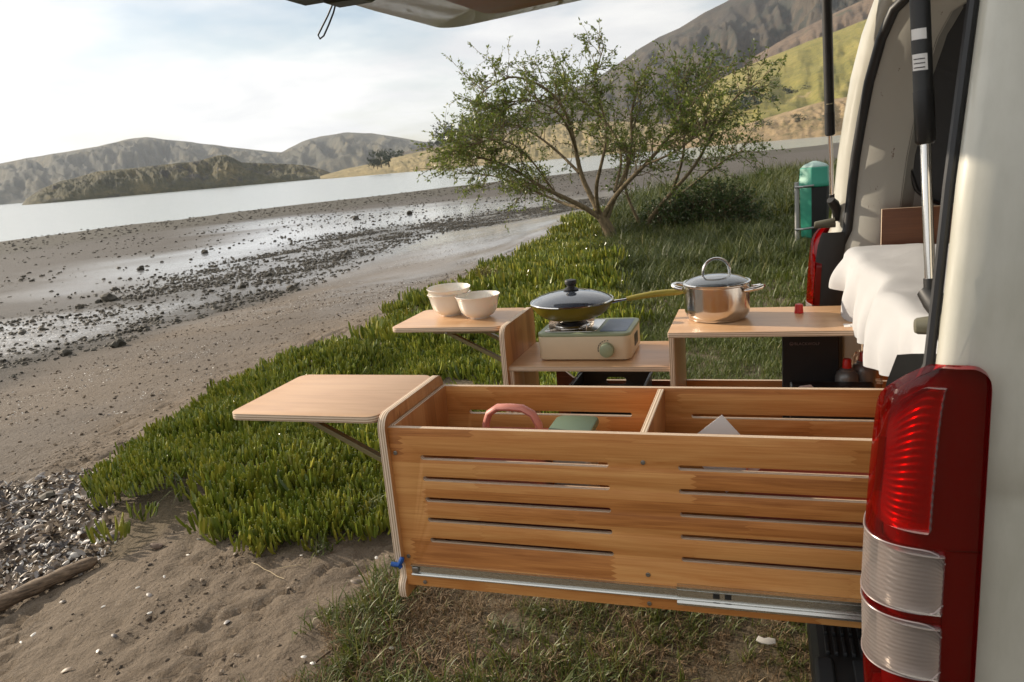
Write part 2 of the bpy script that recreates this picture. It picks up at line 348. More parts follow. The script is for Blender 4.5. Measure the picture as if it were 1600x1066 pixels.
# ------------------------------------------------------------------ hills
def hill_mat(name, cols, scale, patches=None, bumpd=8, fine=None):
    m = M(name, rough=.95); p = m.pos(); n1 = m.noise(p, scale, 7, .62); n2 = m.noise(p, scale*7, 5, .6)
    c = m.ramp(m.mix(.35, n1, n2), [(.36+.28*i/(len(cols)-1), c) for i, c in enumerate(cols)])
    if patches:
        c = m.mix(m.ramp(m.noise(p, scale*patches[0], 6, .65), [(patches[1], 0.0), (patches[1]+.06, 1.0)]), c, patches[2])
    vo = m.n('ShaderNodeTexVoronoi'); vo.inputs['Scale'].default_value = scale*16; m.l(p, vo.inputs['Vector'])
    dots = m.math('MULTIPLY', m.ramp(m.math('ADD', vo.outputs['Distance'], m.math('MULTIPLY', n2, .25)), [(.30, 1.0), (.42, 0.0)]), m.ramp(m.noise(p, scale*2.5, 4, .6), [(.44, 0.0), (.58, .85)]))
    c = m.mix(dots, c, (.030, .033, .018))
    n3 = m.noise(p, scale*30, 5, .7); c = m.mix(m.ramp(n3, [(.35, .25), (.5, 0.0)]), c, (.03, .028, .018))
    m.set('Base Color', c); m.bump(m.mix(.5, m.mix(.5, n1, n2), n3), .6, bumpd); return m
def hill(name, sil, D, Db, mat, amp, pw=1.0, n=620, rows=50, seed=1, gul=26, back=1.35, zb=WATER_Z-2.5):
    sx_ = np.array([s[0] for s in sil], float); sy_ = np.array([s[1] for s in sil], float)
    rows_ = []
    cols = np.linspace(sx_[0], sx_[-1], n); py = np.interp(cols, sx_, sy_)
    py = py+np.interp(cols, sx_, np.ones_like(sx_))*(fbm(cols*.035, cols*0, 4, seed)-.5)*2.2
    R0 = np.array([PD(a, b, D) for a, b in zip(cols, py)]); az = (R0[:, :2]-CAM[:2])/D
    hr = R0[:, 2]
    T = list(np.linspace(0, 1, rows))+[1.06, 1.15, back]
    for t in T:
        dist = Db+(D-Db)*t
        if t <= 1:
            g1 = 1-np.abs(2*fbm(cols/gul+t*.9, t*2.2+cols*0, 6, seed+3, .58)-1)
            zc = zb+(hr-zb)*t**pw + amp*np.maximum(hr-zb, 1)/np.maximum((hr-zb).max(), 1)*(g1-.75)*math.sin(math.pi*t)**.8*1.6
            dd = dist+(D-Db)*.12*(fbm(cols/gul*.7, t*1.5+cols*0+5, 3, seed+8)-.5)*math.sin(math.pi*t)
            zmax = CAM[2]+(hr-CAM[2])*dd/D-.004*np.abs(hr)*(1-t)
            zc = np.minimum(zc, zmax) if t < 1 else hr
        else:
            dd = dist+0*hr; zc = hr-(hr-zb)*(t-1)/(back-1)
        rows_.append([(CAM[0]+a[0]*d_, CAM[1]+a[1]*d_, z_) for a, d_, z_ in zip(az, dd, zc)])
    return MB().grid(rows_).obj(name, mat, kind='structure', angle=180)
hill('far_hills', [(-1600, 440), (-1200, 375), (-900, 335), (-600, 290), (-420, 270), (-150, 262), (0, 256), (50, 246), (100, 238), (150, 229), (200, 218), (228, 214), (260, 218), (300, 222), (360, 230), (400, 235), (440, 238), (470, 222), (500, 213), (540, 207), (580, 208), (620, 214), (660, 221), (720, 224), (800, 232), (950, 236)],
     3600, 2500, hill_mat('far_hill_mat', [(.036, .038, .026), (.075, .070, .042), (.16, .132, .072)], .0035, None, 25), 110, .9, seed=11, gul=38)
hill('headland', [(30, 325), (40, 312), (62, 296), (90, 285), (120, 277), (150, 269), (200, 264), (250, 258), (300, 253), (325, 247), (340, 243), (352, 242), (364, 247), (377, 254), (420, 255), (470, 258), (500, 264), (528, 275)],
     900, 800, hill_mat('headland_mat', [(.034, .034, .016), (.075, .068, .030), (.15, .12, .05)], .03, (1.6, .56, (.045, .04, .034)), 3), 13, .5, seed=23, gul=30)
hill('dry_spit_hill', [(500, 275), (540, 264), (580, 256), (620, 245), (660, 236), (700, 228), (760, 214), (830, 200), (900, 190), (1000, 190), (1130, 205)],
     800, 600, hill_mat('spit_mat', [(.15, .13, .05), (.28, .22, .10), (.40, .30, .15)], .05, (1.2, .60, (.07, .075, .03)), 2), 5, .8, seed=31)
hill('dark_mountain', [(600, 246), (690, 222), (740, 205), (800, 178), (860, 150), (930, 125), (965, 100), (1000, 76), (1030, 58), (1060, 45), (1100, 20), (1130, 5), (1160, -12), (1220, -40), (1300, -75), (1450, -110), (1800, -70), (2300, 5), (2800, 60)],
     2000, 1050, hill_mat('mountain_mat', [(.022, .017, .011), (.050, .037, .022), (.105, .076, .042)], .008, (2.2, .52, (.028, .028, .016)), 14), 80, 1.0, seed=43, gul=60)
hill('brown_ridge', [(980, 216), (1010, 192), (1040, 168), (1080, 140), (1130, 112), (1180, 87), (1230, 58), (1280, 32), (1340, 4), (1420, -32), (1800, -35), (2300, 35), (2750, 68)],
     1400, 850, hill_mat('ridge_mat', [(.075, .050, .030), (.13, .085, .05), (.19, .125, .072)], .014, (1.8, .60, (.075, .07, .035)), 6), 30, 1.0, seed=57, gul=40)
hill('green_hill', [(1030, 222), (1060, 190), (1090, 152), (1120, 127), (1160, 106), (1210, 86), (1270, 62), (1340, 36), (1440, 0), (1800, 0), (2300, 60), (2750, 70)],
     900, 565, hill_mat('green_hill_mat', [(.135, .128, .026), (.21, .185, .036), (.29, .235, .06)], .03, (.8, .62, (.36, .27, .13)), 2), 8, 1.0, seed=63, gul=60)
hill('tan_bank', [(1010, 222), (1060, 215), (1120, 208), (1170, 192), (1220, 178), (1260, 166), (1300, 155), (1440, 138), (1800, 112), (2300, 92), (2750, 70)],
     600, 520, hill_mat('tan_bank_mat', [(.15, .12, .045), (.31, .22, .11), (.42, .29, .165)], .09, (1.4, .60, (.11, .105, .04)), 1.5), 5, .8, seed=71, gul=22)
# ------------------------------------------------------------------ object materials
def wood(name, dark, mid, light, stave=True, axis=0, rough=.38, row=.062, length=.46):
    m = M(name, rough=rough); rot = (0, 0, 0) if axis == 0 else (0, 0, math.radians(90))
    c = m.coord('Object', rot=rot); sp = m.n('ShaderNodeSeparateXYZ'); m.l(c, sp.inputs[0])
    rnd = m.n('ShaderNodeObjectInfo').outputs['Random']
    off = m.n('ShaderNodeCombineXYZ')
    zig = m.math('PINGPONG', sp.outputs[1], .006)
    m.l(m.math('ADD', m.math('ADD', sp.outputs[0], m.math('MULTIPLY', zig, 2.2)), m.math('MULTIPLY', rnd, 3.0)), off.inputs[0]); m.l(m.math('ADD', sp.outputs[1], m.math('MULTIPLY', rnd, 1.7)), off.inputs[1])
    if stave:
        b = m.n('ShaderNodeTexBrick', offset=.37, offset_frequency=2, squash=.75, squash_frequency=3)
        for k, v in (('Scale', 1.0), ('Mortar Size', .0006), ('Mortar Smooth', .3), ('Brick Width', length), ('Row Height', row), ('Bias', 0.0)): b.inputs[k].default_value = v
        b.inputs['Color1'].default_value = (0, 0, 0, 1); b.inputs['Color2'].default_value = (1, 1, 1, 1); b.inputs['Mortar'].default_value = (.35, .35, .35, 1); m.l(off.outputs[0], b.inputs['Vector']); tone = b.outputs['Color']
    else:
        tv = m.n('ShaderNodeValue'); tv.outputs[0].default_value = .5; tone = tv.outputs[0]
    st = m.n('ShaderNodeCombineXYZ'); m.l(m.math('MULTIPLY', sp.outputs[0], 1.6), st.inputs[0]); m.l(m.math('MULTIPLY', sp.outputs[1], 17.0), st.inputs[1])
    m.l(m.math('ADD', m.math('MULTIPLY', tone, 37.0), m.math('MULTIPLY', rnd, 50.0)), st.inputs[2])
    g1 = m.noise(st.outputs[0], 1.5, 5, .55, 1.1)
    st2 = m.n('ShaderNodeVectorMath', operation='MULTIPLY'); m.l(st.outputs[0], st2.inputs[0]); st2.inputs[1].default_value = (2.2, 9, 1)
    g2 = m.noise(st2.outputs[0], 2.0, 4, .6)
    fac = m.math('ADD', m.math('ADD', m.math('MULTIPLY', g1, .56), m.math('MULTIPLY', g2, .34)), m.math('MULTIPLY', tone, .22 if stave else .1))
    col = m.ramp(fac, [(.34, dark), (.52, mid), (.74, light)])
    m.set('Base Color', col); m.set('Roughness', m.math('ADD', rough-.06, m.math('MULTIPLY', g1, .16))); m.bump(g2, .12, .002); return m
STAVE = wood('rubberwood', (.29, .098, .022), (.51, .205, .054), (.68, .345, .115))
STAVE_V = wood('rubberwood_upright', (.28, .105, .03), (.45, .19, .06), (.58, .29, .11), axis=1)
BEECH = wood('beech_laminate', (.50, .275, .13), (.62, .375, .20), (.70, .46, .265), stave=False, rough=.30)
BEECH_V = wood('beech_laminate_upright', (.42, .22, .10), (.55, .32, .16), (.62, .39, .21), stave=False, axis=1, rough=.38)
REDWOOD = wood('red_ply', (.12, .035, .015), (.20, .065, .025), (.27, .095, .04), stave=False)
ply = M('plywood_edge', rough=.6); c = ply.coord('Object'); sp = ply.n('ShaderNodeSeparateXYZ'); ply.l(c, sp.inputs[0])
ply.set('Base Color', ply.mix(ply.ramp(ply.math('MULTIPLY', ply.math('PINGPONG', ply.math('ADD', sp.outputs[2], .0003), .0028), 357.0), [(.50, 0.0), (.62, 1.0)]), (.76, .62, .47), ply.mix(ply.noise(c, 60, 3), (.33, .21, .13), (.47, .32, .20))))
PLY = ply
def metal(name, col, rough, streak=True, **kw):
    m = M(name, col, rough, 1.0, **kw)
    if streak: n = m.noise(m.coord('Object', (2, 40, 40)), 6, 3); m.set('Roughness', m.math('ADD', rough-.05, m.math('MULTIPLY', n, .12)))
    return m
ZINC = metal('zinc_rail', (.60, .60, .57), .26); CHROME = metal('chrome', (.80, .78, .75), .06, False); STEEL = metal('brushed_steel', (.66, .63, .60), .17)
SCREW = metal('screw_steel', (.32, .31, .29), .4, False); GALV = metal('galvanised', (.38, .38, .37), .5)
OLIVE = M('olive_bracket', (.20, .175, .085), .42, .3)
BLUE = M('blue_plastic', (.005, .07, .30), .4)
def plast(name, col, rough=.5, var=.15, sc=30):
    m = M(name, rough=rough); n = m.noise(m.coord('Object'), sc, 4, .6)
    m.set('Base Color', m.mix(n, tuple(x*(1-var) for x in col), tuple(min(1, x*(1+var)) for x in col))); m.set('Roughness', m.math('ADD', rough-.06, m.math('MULTIPLY', n, .14))); return m
BLACKP = plast('black_plastic', (.018, .018, .018), .48); RUBBER = plast('black_rubber', (.010, .010, .011), .42); DARKTRIM = plast('charcoal_trim', (.030, .032, .034), .55)
PAINT = M('cream_paint', (.52, .51, .445), .32, Coat_Weight=.6, Coat_Roughness=.08)
n = PAINT.mix(.4, PAINT.noise(PAINT.pos(), 3, 5, .6), PAINT.noise(PAINT.pos((1, 1, .25)), 22, 6, .7)); PAINT.set('Roughness', PAINT.math('ADD', .18, PAINT.math('MULTIPLY', n, .3))); PAINT.set('Base Color', PAINT.mix(PAINT.ramp(n, [(.38, 0.0), (.62, 1.0)]), (.43, .42, .355), (.53, .52, .455)))
n = PAINT.noise(PAINT.pos(), 240, 2); PAINT.bump(n, .02, .001)
JAMB = M('worn_white_jamb', rough=.5); p = JAMB.pos((1, 1, .5)); n = JAMB.noise(p, 38, 5, .65)
JAMB.set('Base Color', JAMB.mix(JAMB.ramp(n, [(.66, 0.0), (.70, 1.0)]), JAMB.mix(JAMB.noise(p, 5, 4), (.36, .355, .32), (.46, .455, .41)), (.10, .06, .035)))
LINING = plast('grey_lining', (.27, .27, .25), .7); FABRIC = plast('dark_window_fabric', (.045, .047, .05), .9, .25, 6)
def lens_mat(name, tint, diffuse, dcol, rough=.05):
    m = M(name); t = m.t; o_ = t.nodes['Material Output']; tr = m.n('ShaderNodeBsdfTransparent'); tr.inputs[0].default_value = (*tint, 1); df = m.n('ShaderNodeBsdfTranslucent'); df.inputs[0].default_value = (*dcol, 1)
    d2 = m.n('ShaderNodeBsdfDiffuse'); d2.inputs[0].default_value = (*dcol, 1); md = m.n('ShaderNodeMixShader'); md.inputs[0].default_value = .5; m.l(df.outputs[0], md.inputs[1]); m.l(d2.outputs[0], md.inputs[2])
    gl = m.n('ShaderNodeBsdfGlossy'); gl.inputs['Roughness'].default_value = rough; lw = m.n('ShaderNodeLayerWeight'); lw.inputs[0].default_value = .5; fr = m.math('ADD', .045, m.math('MULTIPLY', m.math('POWER', lw.outputs['Facing'], 4.0), .30))
    m1 = m.n('ShaderNodeMixShader'); m1.inputs[0].default_value = diffuse; m.l(tr.outputs[0], m1.inputs[1]); m.l(md.outputs[0], m1.inputs[2])
    m2 = m.n('ShaderNodeMixShader'); m.l(fr, m2.inputs[0]); m.l(m1.outputs[0], m2.inputs[1]); m.l(gl.outputs[0], m2.inputs[2]); m.l(m2.outputs[0], o_.inputs[0]); return m
REDGLASS = lens_mat('red_lens', (.66, .010, .012), .16, (.42, .003, .005)); CLEARL = lens_mat('clear_ribbed_lens', (.80, .75, .73), .52, (.40, .36, .34), .10)
REDDEEP = M('dark_red_lens', (.20, .002, .005), .3)
REFLECT = M('lamp_reflector', (.62, .60, .58), .22, .75); BULB = M('amber_bulb_holder', (.62, .55, .42), .35)
HOUSING = M('lamp_housing', (.36, .30, .29), .3, .3)
GLASS = M('lid_glass', (.80, .85, .9), .02, Transmission_Weight=1.0, IOR=1.45)
CERAM = M('cream_ceramic', (.80, .745, .66), .22, Coat_Weight=.4, Subsurface_Weight=.05)
CREAM = plast('cream_enamel', (.66, .54, .37), .42, .04); SAGE = plast('sage_enamel', (.30, .35, .22), .4, .05); LABELBLUE = M('blue_label', (.12, .17, .27), .35)
OLIVEPAN = plast('olive_pan', (.17, .14, .012), .35, .06); OLIVEH = plast('olive_handle', (.30, .25, .035), .5, .08); PANIN = M('pan_inside', (.03, .03, .032), .4)
RED = plast('red_plastic', (.55, .018, .012), .4, .08); PINK = plast('salmon_plastic', (.56, .21, .16), .45, .06); PINKB = plast('pink_basket', (.50, .14, .09), .5, .06); GREENLID = plast('green_silicone', (.12, .18, .12), .5, .06)
PAPER = plast('white_paper', (.72, .70, .68), .8, .03); INK = M('ink', (.02, .02, .02), .7); TEXTGREY = M('grey_print', (.20, .16, .16), .6)
SHEET = M('white_cotton', rough=.9); n = SHEET.noise(SHEET.pos(), 7, 5, .6); SHEET.set('Base Color', SHEET.mix(n, (.54, .545, .56), (.62, .625, .635))); SHEET.bump(SHEET.mix(.7, SHEET.noise(SHEET.pos((1, 1, 1)), 14, 5, .55, .6), SHEET.noise(SHEET.pos(), 900, 1)), .5, .02)
BAG = M('clear_bag', (.9, .9, .9), .1, Transmission_Weight=.9, IOR=1.1, Alpha=.45)
BINGREEN = plast('bin_green', (.025, .25, .165), .45, .1, 9); BINDARK = plast('bin_black', (.012, .013, .013), .6)
TEALTOP = plast('bin_lid_top', (.30, .42, .38), .5)
# ------------------------------------------------------------------ slatted drawer
def slots(rows, starts, ln=.417, hh=.0052):
    out_ = []
    for zc in rows:
        for s in starts: out_.append(rrect(s, s+ln, zc-hh, zc+hh, hh*.98, 4))
    return out_
ROWS = [.880, .830, .780, .731, .681]
XE, XO = -.794, -.812
def screw(parent, x, y, z, r=.0048):
    m = MB().lathe([(0, .0006), (r*.5, .0006), (r*.62, .0018), (r, .0014), (r*1.02, -.001)], n=14).mesh('screw', SCREW)
    link('screw', m, parent, loc=(x, y, z), rot=ROT_XZ)
def end_board(parent, y0, y1):
    n0 = y0
    pts = [(y1, .979), ] 
    pts = [(y1-.03, .979)] + [(y0+.035+.035*math.cos(a), .944+.035*math.sin(a)) for a in [math.radians(90+15*k) for k in range(7)]]
    pts += [(y0, .640), (y0+.002, .625), (y0+.015, .617), (y0+.018, .605), (y0+.018, .592), (y0+.014, .580), (y0+.004, .570), (y0, .560), (y0, .540), (y0+.006, .532)]
    pts += [(y1-.006, .532), (y1, .540), (y1, .560), (y1-.004, .570), (y1-.014, .580), (y1-.018, .600), (y1-.015, .617), (y1, .628)]
    pts += [(y1-.03+.03*math.cos(a), .949+.03*math.sin(a)) for a in [math.radians(15*k) for k in range(6)]]
    return plate('end_board', pts, .018, [STAVE_V, PLY], parent, (XO, 0, 0), ROT_YZ)
def leaf_table(parent, y0, y1, x0=-1.205, z=.975, br=(.2, .75)):
    t = plate('fold_out_leaf', rrect(x0, XO-.003, y0, y1, .028), .016, [BEECH, PLY], parent, (0, 0, z-.016))
    for k in br:
        yb = y0+(y1-y0)*k
        b = MB(); b.box(-1.08, -.835, yb-.011, yb+.011, z-.024, z-.0165); b.box(-1.08, -.835, yb-.011, yb-.0085, z-.034, z-.024)
        b.box(XO-.006, XO-.0008, yb-.011, yb+.011, .80, z-.03)
        b.obj('folding_bracket', OLIVE, parent, smooth=False, bevel=.0008)
        a = MB(); p0, p1 = Vector((-1.03, yb, z-.031)), Vector((XO-.008, yb, .835)); d = (p1-p0).normalized(); nn_ = Vector((-d.z, 0, d.x))
        vs_ = []
        for q in (p0, p1):
            for sy, sn in ((-.009, -.006), (.009, -.006), (.009, .006), (-.009, .006)): vs_.append(q+Vector((0, sy, 0))+nn_*sn)
        a.add(vs_, [(0, 1, 2, 3), (7, 6, 5, 4), (0, 4, 5, 1), (1, 5, 6, 2), (2, 6, 7, 3), (3, 7, 4, 0)]); a.obj('brace_arm', OLIVE, parent, smooth=False, bevel=.0015)
        MB().tube([(p0.x, yb-.014, p0.z), (p0.x, yb+.014, p0.z)], .004, 10).obj('pivot_pin', SCREW, parent)
    return t
dr = thing('slatted_drawer', 'long wooden drawer with rows of slots, pulled out of the van on a steel runner', 'drawer', (-.1, 1.6, .562))
end_board(dr, 1.428, 1.765); leaf_table(dr, 1.432, 1.757)
plate('side_panel', [(XE, .562), (.80, .562), (.80, .948), (XE, .948)], .015, [STAVE, PLY], dr, (0, 1.456, 0), ROT_XZ, slots(ROWS, [-.722, -.165, .36]))['label'] = 'slotted front panel with the steel runner'
plate('side_panel', [(XE, .562), (.80, .562), (.80, .948), (XE, .948)], .015, [STAVE, PLY], dr, (0, 1.763, 0), ROT_XZ, slots(ROWS, [-.722, -.165, .36]))
plate('divider', [(1.456, .60), (1.748, .60), (1.748, .946), (1.456, .946)], .015, [STAVE_V, PLY], dr, (-.240, 0, 0), ROT_YZ)
plate('inner_end_panel', [(1.456, .60), (1.748, .60), (1.748, .950), (1.456, .950)], .012, [STAVE_V, PLY], dr, (XE+.0005, 0, 0), ROT_YZ)
MB().box(XE, .80, 1.456, 1.748, .588, .598).obj('drawer_floor', STAVE, dr, smooth=False)
def rail(name, x0, x1, z0, z1, y, d, lip):
    b = MB(); prof = [(0, z0), (-d, z0), (-d*1.0, z0+lip*.5), (-d*.75, z0+lip), (-d*.25, z0+lip*1.15), (-d*.2, z1-lip*1.15), (-d*.75, z1-lip), (-d, z1-lip*.5), (-d, z1), (0, z1)]
    b.grid([[(x0, y+a, zz_) for a, zz_ in prof], [(x1, y+a, zz_) for a, zz_ in prof]]); b.add([(x0, y+a, zz_) for a, zz_ in prof], [tuple(range(10))])
    return b.obj(name, ZINC, dr, angle=20)
r1_ = rail('inner_runner', -.776, .3, .592, .618, 1.4405, .008, .004); r2_ = rail('outer_runner', -.176, .8, .585, .626, 1.4400, .0135, .009)
MB().box(-.774, -.758, 1.4325, 1.4385, .598, .613).obj('runner_stop', SCREW, r1_, bevel=.002)
for x in (-.74, -.52, -.505): MB().lathe([(0, 0), (.0035, .0), (.003, .002), (0, .0022)], n=10).obj('rivet', ZINC, r1_).matrix_local = BASE['slatted_drawer'].inverted() @ Matrix.Translation((x, 1.4385, .605)) @ ROT_XZ.to_4x4()
for x in (-.105, -.082): MB().box(x, x+.013, 1.4352, 1.4372, .601, .611).obj('runner_slot', BLACKP, r2_, smooth=False)
for x, z in ((-.782, .889), (-.782, .636), (-.748, .573), (-.234, .889), (-.235, .640), (-.235, .573), (.3, .889)): screw(dr, x, 1.4405, z)
b = MB(); b.tube([(-.819, 1.424, .622), (-.800, 1.424, .621), (-.792, 1.424, .634), (-.790, 1.426, .640)], [.0055, .006, .0065, .005], 8); b.tube([(-.802, 1.424, .622), (-.796, 1.426, .614)], .005, 8); b.obj('release_lever', BLUE, dr)
# things in the slatted drawer
t = thing('salmon_caddy', 'salmon pink plastic caddy with an arched carry handle inside the slatted drawer', 'caddy', (-.56, 1.60, .598))
path = [(-.625, 1.6, .86), (-.622, 1.6, .905), (-.612, 1.6, .930), (-.590, 1.6, .944), (-.560, 1.6, .945), (-.530, 1.6, .943), (-.507, 1.6, .930), (-.494, 1.6, .905), (-.490, 1.6, .86)]
MB().tube(path, .0135, 12, flat=.62).obj('handle', PINK, t)
b = MB(); b.add([(x, y, z) for z, k in ((.599, .9), (.87, 1.0)) for x, y in ((-.56-.075*k, 1.6-.07*k), (-.56+.075*k, 1.6-.07*k), (-.56+.075*k, 1.6+.07*k), (-.56-.075*k, 1.6+.07*k))], [(3, 2, 1, 0), (0, 1, 5, 4), (1, 2, 6, 5), (2, 3, 7, 6), (3, 0, 4, 7)]); b.obj('tub', PINK, t, smooth=False, bevel=.006)
t = thing('food_box', 'storage box with a rounded sage green lid beside the salmon caddy', 'box', (-.42, 1.64, .598))
plate('lid', rrect(-.475, -.372, 1.585, 1.700, .02), .018, [GREENLID], t, (0, 0, .876), bevel=.005); MB().box(-.468, -.379, 1.592, 1.693, .599, .877).obj('tub', plast('pale_tub', (.35, .38, .36), .4), t, bevel=.01)
o = plate('paper_card', [(-.055, -.07), (.055, -.07), (.055, .07), (-.055, .07)], .0012, [PAPER], None, (-.085, 1.60, .848), ROT_XZ @ Matrix.Rotation(math.radians(40), 3, 'Z'), bevel=.0002)
tag(o, 'white paper card standing on its corner in the slatted drawer', 'card')
t = thing('perforated_basket', 'terracotta pink perforated basket behind the right hand slots of the drawer', 'basket', (.2, 1.6, .598))
hl = [rrect(x, x+.006, z, z+.006, .003, 3) for z in (.66, .70, .74, .78, .812) for x in np.arange(-.02, .50, .0165)]
plate('front_wall', [(-.04, .60), (.52, .60), (.52, .832), (-.04, .832)], .003, [PINKB], t, (0, 1.475, 0), ROT_XZ, hl, bevel=.0003)
b = MB(); b.box(-.04, -.037, 1.475, 1.73, .60, .832); b.box(.517, .52, 1.475, 1.73, .60, .832); b.box(-.037, .517, 1.727, 1.73, .60, .832); b.box(-.037, .517, 1.475, 1.727, .600, .603); b.obj('walls', PINKB, t, smooth=False)
o = MB().box(-.70, -.30, 1.468, 1.50, .599, .80).obj('chopping_board', plast('dark_red_box', (.16, .03, .025), .6), None, bevel=.004); tag(o, 'dark red slim box standing behind the slotted panel', 'box')
# ------------------------------------------------------------------ kitchen drawer
kd = thing('kitchen_drawer', 'second pulled out wooden drawer unit with stove shelf and raised cabinet top', 'drawer', (-.2, 2.45, .562))
end_board(kd, 2.276, 2.623); leaf_table(kd, 2.310, 2.615, -1.215)
plate('stove_shelf', [(XE, 2.290), (-.2755, 2.290), (-.2755, 2.615), (XE, 2.615)], .016, [BEECH, PLY], kd, (0, 0, .829))
plate('cabinet_side', [(2.278, .562), (2.615, .562), (2.615, .9385), (2.278, .9385)], .016, [BEECH_V, PLY], kd, (-.275, 0, 0), ROT_YZ)
plate('cabinet_top', rrect(-.277, .62, 2.274, 2.618, .004, 2), .016, [BEECH, PLY], kd, (0, 0, .939))
plate('inner_side', [(2.29, .562), (2.40, .562), (2.40, .828), (2.29, .828)], .016, [BEECH_V, PLY], kd, (XE+.001, 0, 0), ROT_YZ)
plate('rear_rail', [(XE, .562), (-.72, .562), (-.72, .735), (-.71, .745), (-.69, .74), (-.66, .715), (-.63, .705), (-.277, .705), (-.277, .562)], .015, [REDWOOD, PLY], kd, (0, 2.615, 0), ROT_XZ)
plate('rear_rail', [(-.258, .562), (.62, .562), (.62, .708), (-.258, .708)], .015, [STAVE, PLY], kd, (0, 2.615, 0), ROT_XZ)
MB().box(XE, .62, 2.292, 2.60, .565, .575).obj('drawer_floor', STAVE, kd, smooth=False)
o = plate('price_sticker', rrect(.215, .285, 2.315, 2.355, .002, 2), .0008, [PAPER], None, (0, 0, .9551), bevel=.0002); tag(o, 'small white printed sticker on the cabinet top by the bed', 'sticker')
b = MB()
for k in range(14): b.box(.232+.003*k, .232+.003*k+(.0012 if k % 3 else .002), 2.320, 2.329, .9559, .9561)
b.obj('barcode', INK, o, smooth=False)
# black crate under the stove shelf
t = thing('mesh_crate', 'black plastic mesh crate with a hand hole under the stove shelf', 'crate', (-.5, 2.5, .575))
hl = [rrect(x, x+.006, z, z+.006, .001, 1) for x in np.arange(-.605, -.40, .0095) for z in (.60, .612, .624, .636, .648, .660, .672)]+[rrect(-.535, -.465, .695, .722, .012, 4)]
for yy in (2.592,): plate('back_wall', [(-.62, .58), (-.38, .58), (-.375, .742), (-.625, .742)], .004, [BLACKP], t, (0, yy, 0), ROT_XZ, hl, bevel=.0004)
for x0, x1 in ((-.625, -.619), (-.381, -.375)): MB().box(x0, x1, 2.40, 2.589, .58, .74).obj('side_wall', BLACKP, t, smooth=False)
MB().box(-.619, -.381, 2.40, 2.588, .576, .582).obj('base', BLACKP, t, smooth=False)
MB().tube([(-.628, 2.39, .742), (-.372, 2.39, .742), (-.372, 2.595, .742), (-.628, 2.595, .742)], .005, 6, closed=True).obj('rim', plast('grey_rim', (.12, .12, .12), .4), t)
# bowls
def bowl_mesh():
    pr = [(0, .006), (.030, .006), (.034, 0), (.037, 0), (.0385, .005), (.051, .011), (.0625, .026), (.068, .045), (.071, .061), (.0755, .073), (.0785, .0785), (.0775, .0798), (.0735, .074), (.0685, .061), (.0655, .045), (.060, .027), (.048, .014), (.025, .010), (0, .0095)]
    return MB().lathe(pr, n=48).mesh('bowl', CERAM, angle=60)
bm_ = bowl_mesh()
for loc, lb, tilt in (((-1.073, 2.520, .9752), 'cream ceramic bowl at the bottom of the two bowl stack', 0), ((-1.073, 2.520, .9952), 'cream ceramic bowl nested on top of another bowl', .03), ((-.943, 2.462, .9752), 'single cream ceramic bowl standing beside the bowl stack', 0)):
    o = link('bowl', bm_, loc=loc); o.rotation_euler = (tilt, tilt*.7, 0); tag(o, lb, 'bowl', 'cream bowls on the far leaf table')
# stove
SY0, SY1, SX0, SX1, SZ0, SZ1 = 2.352, 2.580, -.709, -.404, .8455, .936
st = thing('camping_stove', 'cream portable gas stove with sage green top and round knob on the wooden shelf', 'stove', (-.556, 2.46, SZ0))
plate('body', rrect(SX0, SX1, SY0, SY1, .026, 6), .080, [CREAM], st, (0, 0, SZ0+.004), bevel=.006)
plate('top_plate', rrect(SX0-.001, SX1+.001, SY0-.001, SY1+.001, .027, 6), .012, [SAGE], st, (0, 0, SZ1-.010), bevel=.004)
for x, y in ((-.68, 2.38), (-.43, 2.38), (-.43, 2.55), (-.68, 2.55)): MB().lathe([(.008, 0), (.008, .006)], (x, y, SZ0-.0006), 12).obj('foot', BLACKP, st)
pt = plate('burner_tray', rrect(SX0+.018, -.515, SY0+.018, SY1-.018, .02, 5), .0025, [STEEL], st, (0, 0, SZ1+.0021), bevel=.001)
bx, by = -.615, 2.466
MB().lathe([(.052, .004), (.050, .010), (.040, .010), (.038, .004), (.030, .004), (.030, .016), (.027, .019), (0, .019)], (bx, by, SZ1+.001), 32).obj('burner', BLACKP, st)
MB().tube([(bx+.058*math.cos(a), by+.058*math.sin(a), SZ1+.008) for a in np.linspace(0, 2*math.pi, 33)[:-1]], .0035, 6, closed=True).obj('burner_ring', CHROME, st)
for a in (45, 135, 225, 315):
    ca, sa_ = math.cos(math.radians(a)), math.sin(math.radians(a)); b = MB()
    q = [(.050, .005), (.088, .005), (.090, .030), (.084, .0335), (.048, .0335), (.046, .028)]
    vs_ = [(bx+ca*r_-sa_*w_, by+sa_*r_+ca*w_, SZ1+z_) for w_ in (-.0012, .0012) for r_, z_ in q]
    b.add(vs_, [tuple(range(6)), tuple(range(11, 5, -1))]+[(i, i+6, (i+1) % 6+6, (i+1) % 6) for i in range(6)]); b.obj('pan_support', STEEL, st, smooth=False)
plate('warning_label', rrect(-.505, -.418, SY0+.022, SY1-.025, .008, 4), .0012, [LABELBLUE], st, (0, 0, SZ1+.0021), bevel=.0003)
for k in range(9): MB().box(-.497, -.430-.012*(k*7 % 3), SY0+.034+.018*k, SY0+.037+.018*k, SZ1+.0034, SZ1+.0036).obj('label_line', plast('pale_print', (.30, .34, .40), .5), st, smooth=False)
kx, kz = -.478, .884
MB().lathe([(0, .019), (.0195, .019), (.0225, .0165), (.0235, .004), (.0235, 0)], n=36).obj('knob', SAGE, st).matrix_local = Matrix.Translation((kx+.556, SY0-.0003-2.46, kz-SZ0)) @ ROT_XZ.to_4x4()
